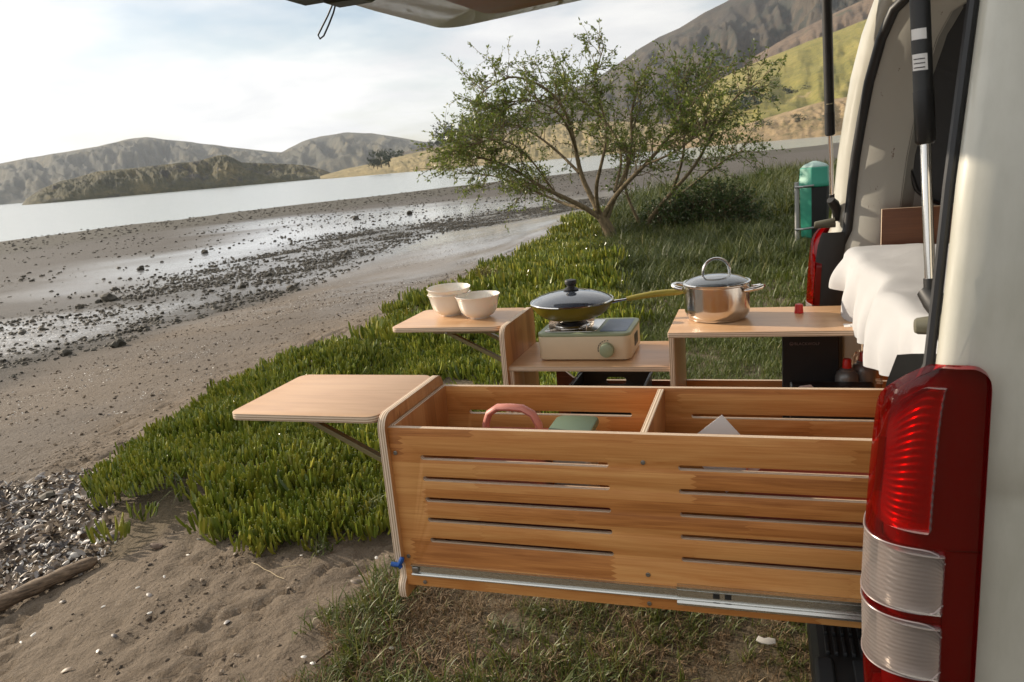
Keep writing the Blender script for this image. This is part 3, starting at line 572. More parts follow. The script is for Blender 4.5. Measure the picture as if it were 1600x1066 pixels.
for k in range(7):
    a = math.radians(85+17*k); r0 = .0295
    o = MB().box(-.0018-.0004*k, .0018+.0004*k, -.0012, .0012, 0, .0005).obj('knob_mark', INK, st, smooth=False); o.matrix_local = Matrix.Translation((kx+r0*math.cos(a)+.556, SY0-2.4602, kz+r0*math.sin(a)-SZ0)) @ ROT_XZ.to_4x4() @ Matrix.Rotation(a+math.pi/2, 4, 'Z')
plate('vent', rrect(SY0+.085, SY0+.155, .872, .912, .006, 3), .001, [BLACKP], st, (SX1-.0003, 0, 0), ROT_YZ, bevel=.0002)
# frying pan + lid
pc = (-.612, 2.470, SZ1+.0337); R_ = .140
pn = thing('frying_pan', 'olive green frying pan with a long handle on the gas stove', 'pan', pc)
MB().lathe([(0, 0), (.086, 0), (.100, .006), (.120, .022), (.133, .040), (.138, .050), (.1395, .052), (.1365, .0515), (.130, .040), (.116, .024), (.098, .009), (.084, .004), (0, .004)], pc, 56).obj('pan_body', [OLIVEPAN], pn, angle=60)
hd = Vector((.97, .18, .02)).normalized(); h0 = Vector(pc)+Vector((.133*hd.x, .133*hd.y, .041))
MB().tube([h0, h0+hd*.035+Vector((0, 0, .004)), h0+hd*.06+Vector((0, 0, .007))], [.010, .006, .006], 10, flat=.6).obj('ferrule', CHROME, pn)
MB().tube([h0+hd*(.048+.185*k/10)+Vector((0, 0, .006+.010*math.sin(k/10*2.2))) for k in range(11)], [.0095]+[.0115+.0035*math.sin(k/9*math.pi*.8) for k in range(9)]+[.008], 14, flat=.72).obj('handle', OLIVEH, pn)
lz = pc[2]+.0525
ld = thing('pan_lid', 'domed glass lid with black knob on the olive frying pan', 'lid', (pc[0], pc[1], lz))
def dome(R, h, n=14): return [(R*math.sin(math.pi/2*k/n), h*math.cos(math.pi/2*k/n)**1.35) for k in range(n, -1, -1)]
DARKGLASS = M('smoked_lid_glass', (.10, .12, .16), .03, Transmission_Weight=.55, IOR=1.5, Coat_Weight=1.0, Coat_Roughness=.02)
MB().lathe([(a, b_+.0015) for a, b_ in dome(.136, .036)], (pc[0], pc[1], lz), 56).obj('glass', DARKGLASS, ld, angle=80)
MB().lathe([(.134, 0), (.1395, .0), (.1405, .002), (.139, .0045), (.134, .0045)], (pc[0], pc[1], lz), 56, closed=True).obj('rim', CHROME, ld)
MB().lathe([(0, 0), (.024, 0), (.026, .004), (.020, .008), (.013, .011), (.013, .018), (.019, .022), (.020, .030), (.018, .035), (.010, .037), (0, .037)], (pc[0], pc[1], lz+.036), 28).obj('knob', BLACKP, ld)
# pot + lid
qc = (-.143, 2.470, .9552)
po = thing('cooking_pot', 'stainless steel cooking pot with two loop handles on the cabinet top', 'pot', qc)
MB().lathe([(0, 0), (.080, 0), (.088, .003), (.089, .008), (.093, .011), (.099, .022), (.1005, .040), (.1005, .108), (.104, .1115), (.104, .1135), (.0985, .1125), (.098, .040), (.094, .020), (.080, .010), (0, .009)], qc, 64).obj('pot_body', STEEL, po, angle=35)
for s in (-1, 1):
    v = Vector((.94*s, -.28*s, 0)).normalized(); pv = Vector((-v.y, v.x, 0)); c0 = Vector(qc)+v*.100+Vector((0, 0, .096))
    MB().tube([c0+pv*-.030, c0+pv*-.031+v*.014+Vector((0, 0, .002)), c0+pv*-.026+v*.032+Vector((0, 0, .006)), c0+pv*-.010+v*.042+Vector((0, 0, .008)), c0+pv*.010+v*.042+Vector((0, 0, .008)), c0+pv*.026+v*.032+Vector((0, 0, .006)), c0+pv*.031+v*.014+Vector((0, 0, .002)), c0+pv*.030], .0068, 10).obj('loop_handle', CHROME, po)
pl_ = thing('pot_lid', 'clear glass pot lid with an arched steel handle', 'lid', (qc[0], qc[1], qc[2]+.114))
MB().lathe([(a, b_+.001) for a, b_ in dome(.099, .026)], (qc[0], qc[1], qc[2]+.114), 56).obj('glass', M('pot_lid_glass', (.30, .34, .38), .02, Transmission_Weight=.75, IOR=1.5, Coat_Weight=1.0), pl_, angle=80)
MB().lathe([(.097, 0), (.1035, 0), (.1045, .002), (.103, .004), (.097, .004)], (qc[0], qc[1], qc[2]+.114), 56, closed=True).obj('rim', CHROME, pl_)
tz = qc[2]+.114+.024
MB().tube([(qc[0]-.040*math.cos(a), qc[1]+.012*math.cos(a)*-1, tz+.001+.050*math.sin(a)**.8) for a in np.linspace(0.0, math.pi, 17)], [.0065]+[.0085]*15+[.0065], 12, flat=.55).obj('arch_handle', CHROME, pl_)
for s in (-1, 1): MB().lathe([(.008, -.002), (.008, .003), (.005, .006), (0, .006)], (qc[0]+.040*s, qc[1]+.012*s, tz-.006), 14).obj('handle_boss', CHROME, pl_)
o = MB().lathe([(0, 0), (.0135, 0), (.0135, .002), (.0115, .026), (.0105, .028), (0, .028)], n=20).mesh('bottle_top', RED); o = link('bottle_top', o, loc=(.102, 2.52, .9552)); tag(o, 'loose red plastic bottle top standing on the cabinet top', 'bottle top')
# items inside the cabinet
t = thing('stove_case', 'black carry box with grey lettering inside the cabinet', 'box', (.14, 2.5, .576))
MB().box(.052, .215, 2.46, 2.56, .576, .895).obj('case', plast('black_card', (.012, .012, .013), .6), t, bevel=.003)
text_mesh('lettering', 'BLACKWOLF', .0125, TEXTGREY, t, (.086, 2.4595, .866), ROT_XZ)
MB().tube([(.078+.0055*math.cos(a), 2.4594, .870+.0055*math.sin(a)) for a in np.linspace(0, 6.283, 21)[:-1]], .0007, 4, closed=True).obj('emblem', TEXTGREY, t)
plate('emblem', [(.0745, .8685), (.076, .872), (.078, .8685), (.080, .872), (.0815, .8685), (.080, .867), (.078, .8675), (.076, .867)], .0006, [TEXTGREY], t, (0, 2.4597, 0), ROT_XZ, bevel=.0001)
CANM = M('canister_steel', (.20, .20, .195), .38, .5)
def canister(loc, lb, r=.033, cat='gas canister'):
    t = thing('gas_canister', lb, cat, loc, 'gas canisters in the cabinet')
    MB().lathe([(0, 0), (r, 0), (r+.001, .003), (r, .006), (r, .165), (r*.9, .178), (r*.62, .186), (r*.62, .190), (r*.45, .194), (0, .194)], loc, 28).obj('can', CANM, t)
    MB().lathe([(.0135, 0), (.0135, .002), (.0115, .025), (.010, .027), (0, .027)], (loc[0], loc[1], loc[2]+.194), 18).obj('cap', RED, t)
canister((.232, 2.405, .616), 'upright gas canister with a red cap in front of the black carry box')
canister((.283, 2.445, .626), 'gas canister with a red cap wrapped in clear plastic')
b = MB(); rows_ = []
for j in range(9):
    zz_ = .66+.19*j/8; rr = [.048, .050, .049, .050, .048, .049, .046, .038, .018][j]
    rows_.append([(.283+(rr+.010*(random.random()-.5))*math.cos(a), 2.445+(rr+.010*(random.random()-.5))*math.sin(a), zz_+.008*(random.random()-.5)) for a in np.linspace(0, 6.283, 23)[:-1]])
    rows_[-1].append(rows_[-1][0])
b.grid(rows_); o = b.obj('plastic_bag', BAG, angle=10); tag(o, 'crumpled clear plastic bag over a gas canister', 'bag')
o = MB().box(.070, .300, 2.300, 2.380, .576, .775).obj('dark_box', plast('dark_printed_box', (.014, .010, .010), .35), None, bevel=.006); tag(o, 'low black glossy box in front of the gas canisters', 'box')
b = MB()
for k in range(11): b.box(.155+.0085*k, .155+.0085*k+.005, 2.2994, 2.2999, .752, .760)
b.obj('print', PAPER, o, smooth=False)
o = plate('paper_leaflet', [(.0, .0), (.028, .0), (.034, .02), (.06, .045), (.05, .055), (.02, .05), (.002, .03)], .001, [plast('pale_leaflet', (.42, .36, .36), .5)], None, (.075, 2.296, .735), ROT_XZ, bevel=.0002); tag(o, 'small pale curled leaflet leaning on the black glossy box', 'leaflet')
# ------------------------------------------------------------------ van
YC = 2.065
XRZ = ([.38, .66, .81, .92, 1.0, 1.1, 1.14, 1.17, 1.42, 1.65, 1.88, 1.99, 2.05], [.19, .190, .188, .190, .193, .200, .210, .226, .245, .272, .32, .39, .46])
def xr(z): return float(np.interp(z, *XRZ))
half = [(1.17, .38), (1.142, .52), (1.132, .66), (1.130, .81), (1.130, .945), (1.137, .975), (1.137, .995), (1.129, 1.02), (1.130, 1.06), (1.132, 1.12), (1.135, 1.17), (1.142, 1.30), (1.155, 1.42), (1.180, 1.55), (1.212, 1.67), (1.255, 1.80), (1.305, 1.90), (1.38, 1.965), (1.50, 2.005), (1.70, 2.03), (YC, 2.045)]
prof = half+[(2*YC-y, z) for y, z in half[-2::-1]]
P2 = np.array(prof); Tn = np.gradient(P2, axis=0); NI = np.stack([Tn[:, 1], -Tn[:, 0]], 1); NI /= np.linalg.norm(NI, axis=1)[:, None]
van = thing('campervan', 'cream white camper van with its tailgate raised', 'van', (2.2, YC, 0))
def loop(dx, off, absx=None):
    return [((absx if absx is not None else xr(z)+dx), y+n_[0]*off, z+n_[1]*off) for (y, z), n_ in zip(prof, NI)]
b = MB()
skin = [loop(.050, .095), loop(.030, .082), loop(.014, .062), loop(.005, .045), loop(.0, .028), loop(.004, .012), loop(.018, .002), loop(.05, .0), loop(0, 0, .62), loop(0, 0, 1.6), loop(0, 0, 2.9), loop(0, 0, 3.7), loop(0, .03, 4.15), loop(0, .12, 4.5), loop(0, .32, 4.72)]
b.grid(skin); k = len(b.v); b.add([skin[-1][i] for i in range(len(prof))], [tuple(range(len(prof)))]); b.obj('body_shell', PAINT, van, angle=50)
b = MB(); b.grid([loop(.052, .098), loop(.085, .125), loop(.16, .150), loop(.20, .150)]); b.obj('door_jamb', JAMB, van, angle=30)
b = MB(); ins = [loop(.195, .152), loop(.24, .118), loop(0, .11, .9), loop(0, .11, 2.6)]; b.grid(ins); b.add(ins[-1], [tuple(range(len(prof)))]); b.obj('interior_lining', LINING, van, angle=30)
i0, i1 = 1, len(prof)-2
b = MB(); b.tube([loop(.050, .098)[i] for i in range(i0, i1+1)], .017, 10); b.obj('tailgate_seal', RUBBER, van)
b = MB(); b.tube([loop(-.006, .040)[i] for i in range(9, 21)], .0075, 8); b.obj('edge_trim', RUBBER, van)
MB().box(.20, 4.2, 1.18, 2.95, .464, .558).obj('floor', BLACKP, van, smooth=False)
# jamb details
for px, py in ((1413, 169),):
    c0 = PY(px, py, 2.84); o = MB().lathe([(0, .0), (.010, .0), (.0115, .003), (.0115, -.004)], n=18).obj('rubber_plug', RUBBER, van); o.matrix_local = BASE['campervan'].inverted() @ Matrix.Translation((c0[0], 2.862, c0[2])) @ ROT_XZ.to_4x4()
# window cover on the far wall
def wall_y(z): return float(np.interp(z, [q[1] for q in half], [2*YC-q[0] for q in half]))-.124
wl = [(1470, 318), (1448, 310), (1432, 296), (1422, 268), (1418, 232), (1417, 180), (1421, 130), (1433, 80), (1450, 42), (1475, 16), (1520, 4)]
rows_ = []
for px, py in wl:
    z = 1.5
    for _ in range(6): c0 = PY(px, py, wall_y(z)); z = c0[2]
    rows_.append([(c0[0]+(1.25-c0[0])*k/8, wall_y(z)-.006-.010*math.sin(min(1, k/2)*1.5), z) for k in range(9)])
MB().grid(rows_).obj('window_cover', FABRIC, van, angle=80)
MB().tube([(r_[0][0], r_[0][1]+.002, r_[0][2]) for r_ in rows_], .008, 8).obj('window_gasket', RUBBER, van)
# near and far tail lights
LZ = ([.60, .66, .81, .92, 1.0, 1.06, 1.10, 1.13, 1.15, 1.165, 1.18], [.154, .150, .146, .149, .153, .157, .161, .166, .172, .180, .190])
FX = [1.0, .80, .60, .40, .24, .12, .04, .0, .02, .06, .12]; FY = [1.1245, 1.122, 1.121, 1.124, 1.131, 1.143, 1.160, 1.185, 1.212, 1.238, 1.262]
def smooth_interp(k, tab):
    i = int(min(max(k, 0), len(tab)-1.001)); t = k-i; p0, p1, p2, p3 = tab[max(i-1, 0)], tab[i], tab[i+1], tab[min(i+2, len(tab)-1)]
    return .5*(2*p1+(p2-p0)*t+(2*p0-5*p1+4*p2-p3)*t*t+(3*p1-p0-3*p2+p3)*t**3)
def lpos(u, z, far, off=0):
    x0 = float(np.interp(z, *LZ)); k = u*(len(FX)-1); fx = smooth_interp(k, FX); fy = smooth_interp(k, FY)
    f2 = min(1, max(0, fx)); x = x0+(.286-x0)*fx-off*(1-f2); y = fy-max(off, -.0035)*f2
    return (x, 2*YC-y if far else y, z)
def rnd_in(u, ua, w_, h_): t = min(1, max(0, 1-(u-ua)/w_)); return h_*(1-math.sqrt(1-t*t))
def topz(u): return 1.180-rnd_in(u, 0, .16, .032)-.13*max(0, (u-.38)/.62)**1.25
def lens(name, u0, u1, z0f, z1f, mat, parent, far, off=0, nu=30, nz=40, ribs=0, amp=.0006):
    rows_ = []
    us = [u0+(u1-u0)*(i/nu)**1.5 for i in range(nu+1)]
    for j in range(nz+1):
        rows_.append([lpos(u, z0f(u)+(z1f(u)-z0f(u))*j/nz, far, off+(amp*math.sin((z0f(.6)+(z1f(.6)-z0f(.6))*j/nz)*ribs) if ribs else 0)) for u in us])
    b = MB(); b.grid(rows_)
    n0 = nu+1; rim_i = [i for i in range(n0)]+[j*n0+nu for j in range(1, nz+1)]+[nz*n0+i for i in range(nu-1, -1, -1)]+[j*n0 for j in range(nz-1, 0, -1)]
    back_ = []
    for i in rim_i:
        v = b.v[i]; d = Vector((.30-v[0], ((2*YC-1.25) if far else 1.25)-v[1], 0)).normalized()*min(.012, off+.004); back_.append((v[0]+d.x, v[1]+d.y, v[2]))
    k0 = len(b.v); b.v += back_; m_ = len(rim_i)
    for i in range(m_): b.f.append((rim_i[i], rim_i[(i+1) % m_], k0+(i+1) % m_, k0+i)); b.mi.append(0)
    return b.obj(name, mat, parent, angle=50)
def win(za, zb_, ua): return (lambda u: za+rnd_in(u, ua, .10, .022), lambda u: zb_-rnd_in(u, ua, .10, .022))
for far in (False, True):
    tl = lens('tail_light', 0, 1, lambda u: .60, topz, REDDEEP, van, far, -.022)
    tl['label'] = 'tall red tail light with two clear windows'
    lens('reflector', .26, .99, lambda u: .935, lambda u: topz(u)-.03, REFLECT, tl, far, -.017, 24, 150, 620, .0012)
    for za, zb_ in ((.808, .900), (.700, .784)): lens('reflector', .18, .99, lambda u: za, lambda u: zb_, REFLECT, tl, far, -.017, 24, 60, 620, .0010)
    lens('red_cover', 0, .995, lambda u: .908, topz, REDGLASS, tl, far, .0045, 24, 90, 1250, .00012)
    lens('red_cover', 0, .995, lambda u: .60, lambda u: .694, REDGLASS, tl, far, .0045, 24, 12)
    lens('red_cover', .165, .995, lambda u: .790, lambda u: .804, REDGLASS, tl, far, .0045, 24, 4)
    lens('red_cover', 0, .1645, lambda u: .6945, lambda u: .9075, REDGLASS, tl, far, .0045, 8, 12)
    for za, zb_ in ((.8045, .9075), (.6945, .7895)):
        f0, f1 = win(za, zb_, .165); lens('clear_lens', .165, .995, f0, f1, CLEARL, tl, far, .0056, 24, 84, 900, .0004)
        f0, f1 = win(za, zb_, .158)
        for lo in (0, 1): MB().tube([lpos(u, (f0, f1)[lo](u), far, .0062) for u in np.linspace(.159, .99, 26)], .0011, 6).obj('lens_bezel', HOUSING, tl)
    rows_ = []
    for z in np.linspace(.50, 1.16, 16):
        x0 = float(np.interp(z, *LZ))+.014; q = [(x0, 1.256), (x0+.3*(.262-x0), 1.262), (x0+.7*(.262-x0), 1.262), (max(.262, x0+.03), 1.255)]
        rows_.append([(x, 2*YC-y if far else y, z) for x, y in q])
    MB().grid(rows_).obj('corner_trim', DARKTRIM, van, angle=60)
# bumper with step
b = MB()
pr_ = [(.30, .462), (.13, .462), (.100, .455), (.088, .435), (.086, .39), (.095, .33), (.12, .29), (.30, .28)]
b.grid([[(x, y, z) for x, z in pr_] for y in (1.16, 1.20, 2.93, 2.97)]); b.add([(x, 1.16, z) for x, z in pr_], [tuple(range(8))]); bu = b.obj('bumper', BLACKP, van, angle=25)
for row, (ya, yb_) in enumerate(((1.49, 1.545), (1.557, 1.615), (1.627, 1.69))):
    for k in range(9): MB().box(.112+.0165*k, .112+.0165*k+.008, ya, yb_, .4615, .471).obj('tread_rib', DARKTRIM, bu, smooth=False, bevel=.002)
MB().box(.160, .29, 1.20, 1.475, .4615, .468).obj('tread_pad', DARKTRIM, bu, bevel=.003)
MB().box(.090, .125, 1.20, 1.475, .4200, .470).obj('step_lip', DARKTRIM, bu, bevel=.006)
b = MB(); b.box(.0, .3, 1.86, 2.0, .36, .41); b.box(-.05, .02, 1.80, 2.06, .37, .40); b.obj('tow_bar', BLACKP, van, bevel=.006)
# wheels
for wx in (1.15, 3.75):
    for yy, s in ((1.16, 1), (2.97, -1)):
        wh = MB().lathe([(.17, -.09), (.24, -.10), (.31, -.095), (.335, -.07), (.338, 0), (.335, .07), (.31, .095), (.24, .10), (.17, .09)], n=40, closed=True).mesh('tyre', RUBBER)
        o = link('wheel', wh, van, loc=(wx, yy+.1*s, .338), rot=Matrix.Rotation(math.radians(90), 3, 'X'))
        r_ = MB().lathe([(0, .02), (.05, .03), (.10, .0), (.165, .03), (.185, .06), (.185, -.06), (0, -.05)], n=32).mesh('rim', ZINC); link('rim', r_, o, loc=(wx, yy+.1*s, .338), rot=Matrix.Rotation(math.radians(90*s), 3, 'X'))
# gas struts
def strut(top, joint, bot, rt, rr, lb):
    top, joint, bot = map(Vector, (top, joint, bot)); d = (joint-top).normalized()
    s_ = MB().tube([top, joint-d*.075], rt, 20).obj('gas_strut', BLACKP, van); s_['label'] = lb
    MB().tube([joint-d*.076, joint-d*.004, joint], [rt*1.05, rt*1.05, rt*.8], 20).obj('end_sleeve', RUBBER, s_)
    MB().tube([joint-d*.01, bot], rr, 16).obj('rod', CHROME, s_)
    MB().tube([bot-(bot-joint).normalized()*.018, bot+(bot-joint).normalized()*.004], rr*1.25, 12).obj('socket', RUBBER, s_)
    return s_
s1 = strut((.1965, 1.345, 2.02), (.2275, 1.300, 1.469), (.2370, 1.275, 1.255), .0135, .0075, 'thick black gas strut with paper labels and chrome rod')
s2 = strut((.190, 2.780, 2.03), (.213, 2.850, 1.485), (.224, 2.900, 1.270), .0155, .0075, 'black gas strut on the far pillar')
b = MB(); jn = Vector((.2275, 1.300, 1.469)); dn = (Vector((.1965, 1.345, 2.02))-jn).normalized()
for a, c_, mt in ((.105, .128, PAPER), (.148, .163, PAPER)):
    p0, p1 = jn+dn*a, jn+dn*c_; q = []
    for an in np.linspace(math.radians(195), math.radians(290), 9): q.append((Vector((math.cos(an), math.sin(an), 0))*.0138))
    MB().grid([[tuple(p0+v) for v in q], [tuple(p1+v) for v in q]]).obj('label', mt, s1, angle=60)
b = MB()
for k in range(3): b.tube([tuple(jn+dn*(.109+.006*k)+Vector((math.cos(an), math.sin(an), 0))*.0140) for an in np.linspace(math.radians(210), math.radians(275), 7)], .0007, 4)
b.obj('label_print', INK, s1)
p0 = Vector((.213, 2.850, 1.485))+(Vector((.190, 2.780, 2.03))-Vector((.213, 2.85, 1.485))).normalized()*.10
MB().grid([[tuple(p0+Vector((math.cos(an)*.0158, math.sin(an)*.0158, h_))) for an in np.linspace(math.radians(230), math.radians(300), 7)] for h_ in (0, .035)]).obj('label', plast('yellowed_label', (.5, .45, .3), .6), s2)
for yb, xb, zb, s in ((1.262, .243, 1.238, 1), (2.905, .230, 1.255, -1)):
    b = MB(); b.tube([(xb-.012, yb+.02*s, zb+.016), (xb, yb+.006*s, zb), (xb+.01, yb-.012*s, zb-.02), (xb+.012, yb-.02*s, zb-.06)], [.013, .018, .016, .010], 10); b.obj('strut_bracket', BLACKP, van)
for (x0, y0, z0), (x1, y1, z1) in (((.213, 1.25, 1.206), (.262, 1.235, 1.212)), ((.168, 2.90, 1.185), (.235, 2.905, 1.19))):
    MB().tube([(x0, y0, z0), (x0+.004, y0, z0), (x1, y1, z1)], [.010, .0125, .017], 16).obj('bump_stop', plast('olive_rubber', (.10, .095, .065), .6), van)
# tailgate
tg_a = math.atan2(.059, 1.0)
def tgp(px, py): return (px, py)
ol = [(.42, 1.36), (.42, 2.77)]+[(-.99+.0*k, 2.80) for k in range(1)]+[(-1.005-.105*math.sin(a), 2.695+.105*math.cos(a)) for a in np.linspace(0, math.pi/2, 9)]
ol += [(-1.118, 2.55), (-1.135, 2.3), (-1.14, 2.065), (-1.135, 1.83), (-1.118, 1.58)]+[(-1.005-.105*math.cos(a), 1.435-.105*math.sin(a)) for a in np.linspace(0, math.pi/2, 9)]
rt = Matrix.Rotation(-tg_a, 3, 'Y')
TGZ = 1.972+1.11*.059
tg = plate('tailgate', ol, .055, [M('tailgate_inner_paint', (.26, .22, .095), .32, Coat_Weight=.4)], van, (0, 0, TGZ), rt, bevel=.016)
oi = [(.25, 1.50), (.25, 2.66), (-.70, 2.66)]+[(-.80-.08*math.sin(a), 2.58+.08*math.cos(a)) for a in np.linspace(0, math.pi/2, 6)]+[(-.90, 2.3), (-.90, 1.83)]+[(-.80-.08*math.cos(a), 1.58-.08*math.sin(a)) for a in np.linspace(0, math.pi/2, 6)]
plate('tailgate_ply_panel', oi, .010, [REDWOOD], tg, (0, 0, TGZ-.0096), rt, bevel=.002)
def tz_(x): return TGZ+x*.059
lt = MB(); lt.box(-1.13, -1.02, 1.79, 1.90, tz_(-1.08)-.045, tz_(-1.08)+.004); la = lt.obj('latch_cover', BLACKP, tg, bevel=.010)
MB().box(-1.05, -.93, 1.84, 1.93, tz_(-1)-.062, tz_(-1)+.002).obj('latch_box', RUBBER, tg, bevel=.014)
sp0 = np.array([PY(px, py, 1.93) for px, py in ((524, -8), (520, 6), (512, 25), (502, 45), (497, 55), (500, 61), (506, 56), (514, 38), (521, 20), (525, 4))])
MB().tube([tuple(q) for q in sp0], .0032, 6, flat=.6).obj('pull_strap', RUBBER, tg)
# bed
bd = thing('bed', 'mattress under a white cotton sheet draped over the back edge inside the van', 'bed', (.9, 2.0, .56))
ysamp = np.linspace(1.22, 2.76, 110); rows_ = []
for yv in ysamp:
    f = (yv-1.22)/(2.76-1.22)
    hem = float(np.interp(yv, [1.2, 1.5, 1.75, 2.0, 2.2, 2.35, 2.45, 2.55, 2.65, 2.76], [1.05, 1.030, .985, .955, .935, .945, .985, 1.01, 1.02, 1.06]))
    xe = .285-.03*math.sin(f*math.pi)-.01*math.sin(yv*17)+.012*math.sin(yv*9+1)-.03*float(np.interp(yv, [2.3, 2.6, 2.76], [0, 1, .2]))
    r_ = []
    for s_ in np.linspace(0, 1, 30):      # top from deep inside to the edge
        x = 1.9+(xe+.035-1.9)*s_**.6; r_.append((x, yv, 1.135+.010*math.sin(x*9+yv*4)*s_+.05*float(np.abs(fbm(np.array([x*4+yv*3]), np.array([yv*2.5-x*2]), 3, 5)[0]-.5))-.03*max(0, (yv-2.55)/.21)**2))
    zt = r_[-1][2]
    for a in np.linspace(.25, 1, 4): r_.append((xe+.035-.035*math.sin(a*math.pi/2), yv, zt-.035*(1-math.cos(a*math.pi/2))))
    fold = .022*(math.sin(yv*23+2.2*math.sin(yv*5)))+.009*math.sin(yv*51+3*math.sin(yv*3))
    for s_ in np.linspace(.08, 1, 14):
        z = (zt-.035)+(hem-(zt-.035))*s_; r_.append((xe-.018*math.sin(s_*2.4)+fold*s_+.02*s_*float(np.interp(yv, [1.4, 2.2], [1, 0])), yv-.02*s_*math.sin(yv*5), z))
    rows_.append(r_)
MB().grid(rows_).obj('sheet', SHEET, bd, angle=180)
MB().box(.34, 1.95, 1.24, 2.74, 1.03, 1.115).obj('mattress', plast('mattress_cotton', (.6, .6, .6), .9), bd, bevel=.02)
bf = thing('plywood_bunk', 'plywood bunk base with upright panels over the drawer bays', 'bunk', (1.0, 2.0, .56))
plate('bed_board', [(.36, 1.24), (1.95, 1.24), (1.95, 2.74), (.36, 2.74)], .016, [BEECH, PLY], bf, (0, 0, 1.012))
for yy in (1.405, 2.02, 2.66): plate('upright_panel', [(.30, .558), (1.9, .558), (1.9, 1.011), (.30, 1.011)], .016, [STAVE, PLY], bf, (0, yy, 0), ROT_XZ)
plate('upright_panel', [(2.02, .558), (2.645, .558), (2.645, 1.011), (2.02, 1.011)], .016, [STAVE_V, PLY], bf, (.64, 0, 0), ROT_YZ)
c0 = PY(1378, 327, 2.80); c1 = PY(1378, 385, 2.80)
o = plate('head_board', [(c0[0], 1.05), (c0[0]+.9, 1.05), (c0[0]+.9, c0[2]), (c0[0], c0[2])], .012, [wood('orange_brown_board', (.13, .045, .02), (.20, .075, .03), (.27, .10, .04), stave=False), PLY], None, (0, 2.812, 0), ROT_XZ); tag(o, 'brown wooden board standing along the van wall behind the bed', 'board')
# ------------------------------------------------------------------ vegetation materials
def leaf_mat(name, cols, rough=.45, trans=.25, attr='lc'):
    m = M(name, rough=rough); a = m.attr(attr); r = m.n('ShaderNodeObjectInfo').outputs['Random']
    f = m.math('ADD', m.math('MULTIPLY', a.outputs['Fac'], .72), m.math('MULTIPLY', r, .28))
    c = m.ramp(f, cols); m.set('Base Color', c)
    if trans:
        t = m.n('ShaderNodeBsdfTranslucent'); mxs = m.n('ShaderNodeMixShader'); mxs.inputs[0].default_value = trans
        m.l(c, t.inputs[0]); m.l(m.b.outputs[0], mxs.inputs[1]); m.l(t.outputs[0], mxs.inputs[2]); m.l(mxs.outputs[0], m.t.nodes['Material Output'].inputs[0])
    return m
ICE = leaf_mat('ice_plant_leaf', [(0.0, (.05, .078, .013)), (.22, (.12, .165, .022)), (.50, (.235, .255, .034)), (.82, (.38, .34, .05)), (.985, (.40, .22, .04))], .24, .12)
GRASS = leaf_mat('lawn_grass', [(0.0, (.05, .075, .012)), (.5, (.105, .13, .020)), (.82, (.19, .18, .04)), (1.0, (.33, .26, .11))], .5, .3)
DRY = leaf_mat('dry_grass', [(0.0, (.09, .10, .024)), (.22, (.14, .13, .042)), (.38, (.15, .095, .046)), (.72, (.25, .165, .085)), (1.0, (.42, .31, .18))], .7, .2)
TALL = leaf_mat('tall_grass', [(0.0, (.03, .048, .009)), (.5, (.072, .092, .016)), (.85, (.155, .15, .034)), (1.0, (.30, .25, .10))], .5, .3)
LEAF = leaf_mat('tree_leaf', [(0.0, (.05, .085, .013)), (.5, (.12, .165, .027)), (.85, (.24, .255, .055)), (1.0, (.36, .34, .11))], .4, .45)
BUSHL = leaf_mat('bush_leaf', [(0.0, (.02, .04, .010)), (.6, (.05, .085, .018)), (1.0, (.11, .13, .035))], .5, .3)
FARLEAF = leaf_mat('far_tree_leaf', [(0.0, (.016, .026, .012)), (.7, (.035, .05, .02)), (1.0, (.06, .075, .03))], .7, .1)
BARK = M('bark', rough=.9); n = BARK.noise(BARK.pos((6, 6, 1.5)), 6, 5, .65); BARK.set('Base Color', BARK.ramp(n, [(.3, (.075, .055, .030)), (.55, (.17, .125, .065)), (.75, (.27, .21, .12))])); BARK.bump(n, .6, .02)
def with_lc(me, vals):
    a = me.attributes.new('lc', 'FLOAT', 'POINT'); a.data.foreach_set('value', np.asarray(vals, float)); return me
def finger_clump(n, R, l0, l1, w_, seed):
    r = random.Random(seed); b = MB(); lc = []
    for _ in range(n):
        a = r.random()*6.283; rad = R*math.sqrt(r.random()); L_ = r.uniform(l0, l1); lean = .1+.75*r.random()*(.35+.65*rad/R); d = a+r.uniform(-1.4, 1.4)
        col = min(1, max(0, r.gauss(.42, .2))) if r.random() > .02 else .97
        base = Vector((rad*math.cos(a), rad*math.sin(a), -.02)); tw = r.random()*6.28; rows_ = []
        for j, (t, ww) in enumerate(((0, .75), (.4, 1.0), (.82, .92), (1.0, .42))):
            bend = lean*t*(1.15-.5*t); c = base+Vector((math.cos(d)*bend*L_, math.sin(d)*bend*L_, L_*t*(1-.25*lean)))
            rows_.append([c+Vector((math.cos(tw+k*2.094), math.sin(tw+k*2.094), 0))*w_*ww*.5 for k in range(3)]); lc += [col]*3
        b.add([v for q in rows_ for v in q], [(j*3+k, j*3+(k+1) % 3, (j+1)*3+(k+1) % 3, (j+1)*3+k) for j in range(3) for k in range(3)]+[(9, 10, 11)])
    return with_lc(b.mesh('ice_plant_piece', ICE, angle=70), lc)
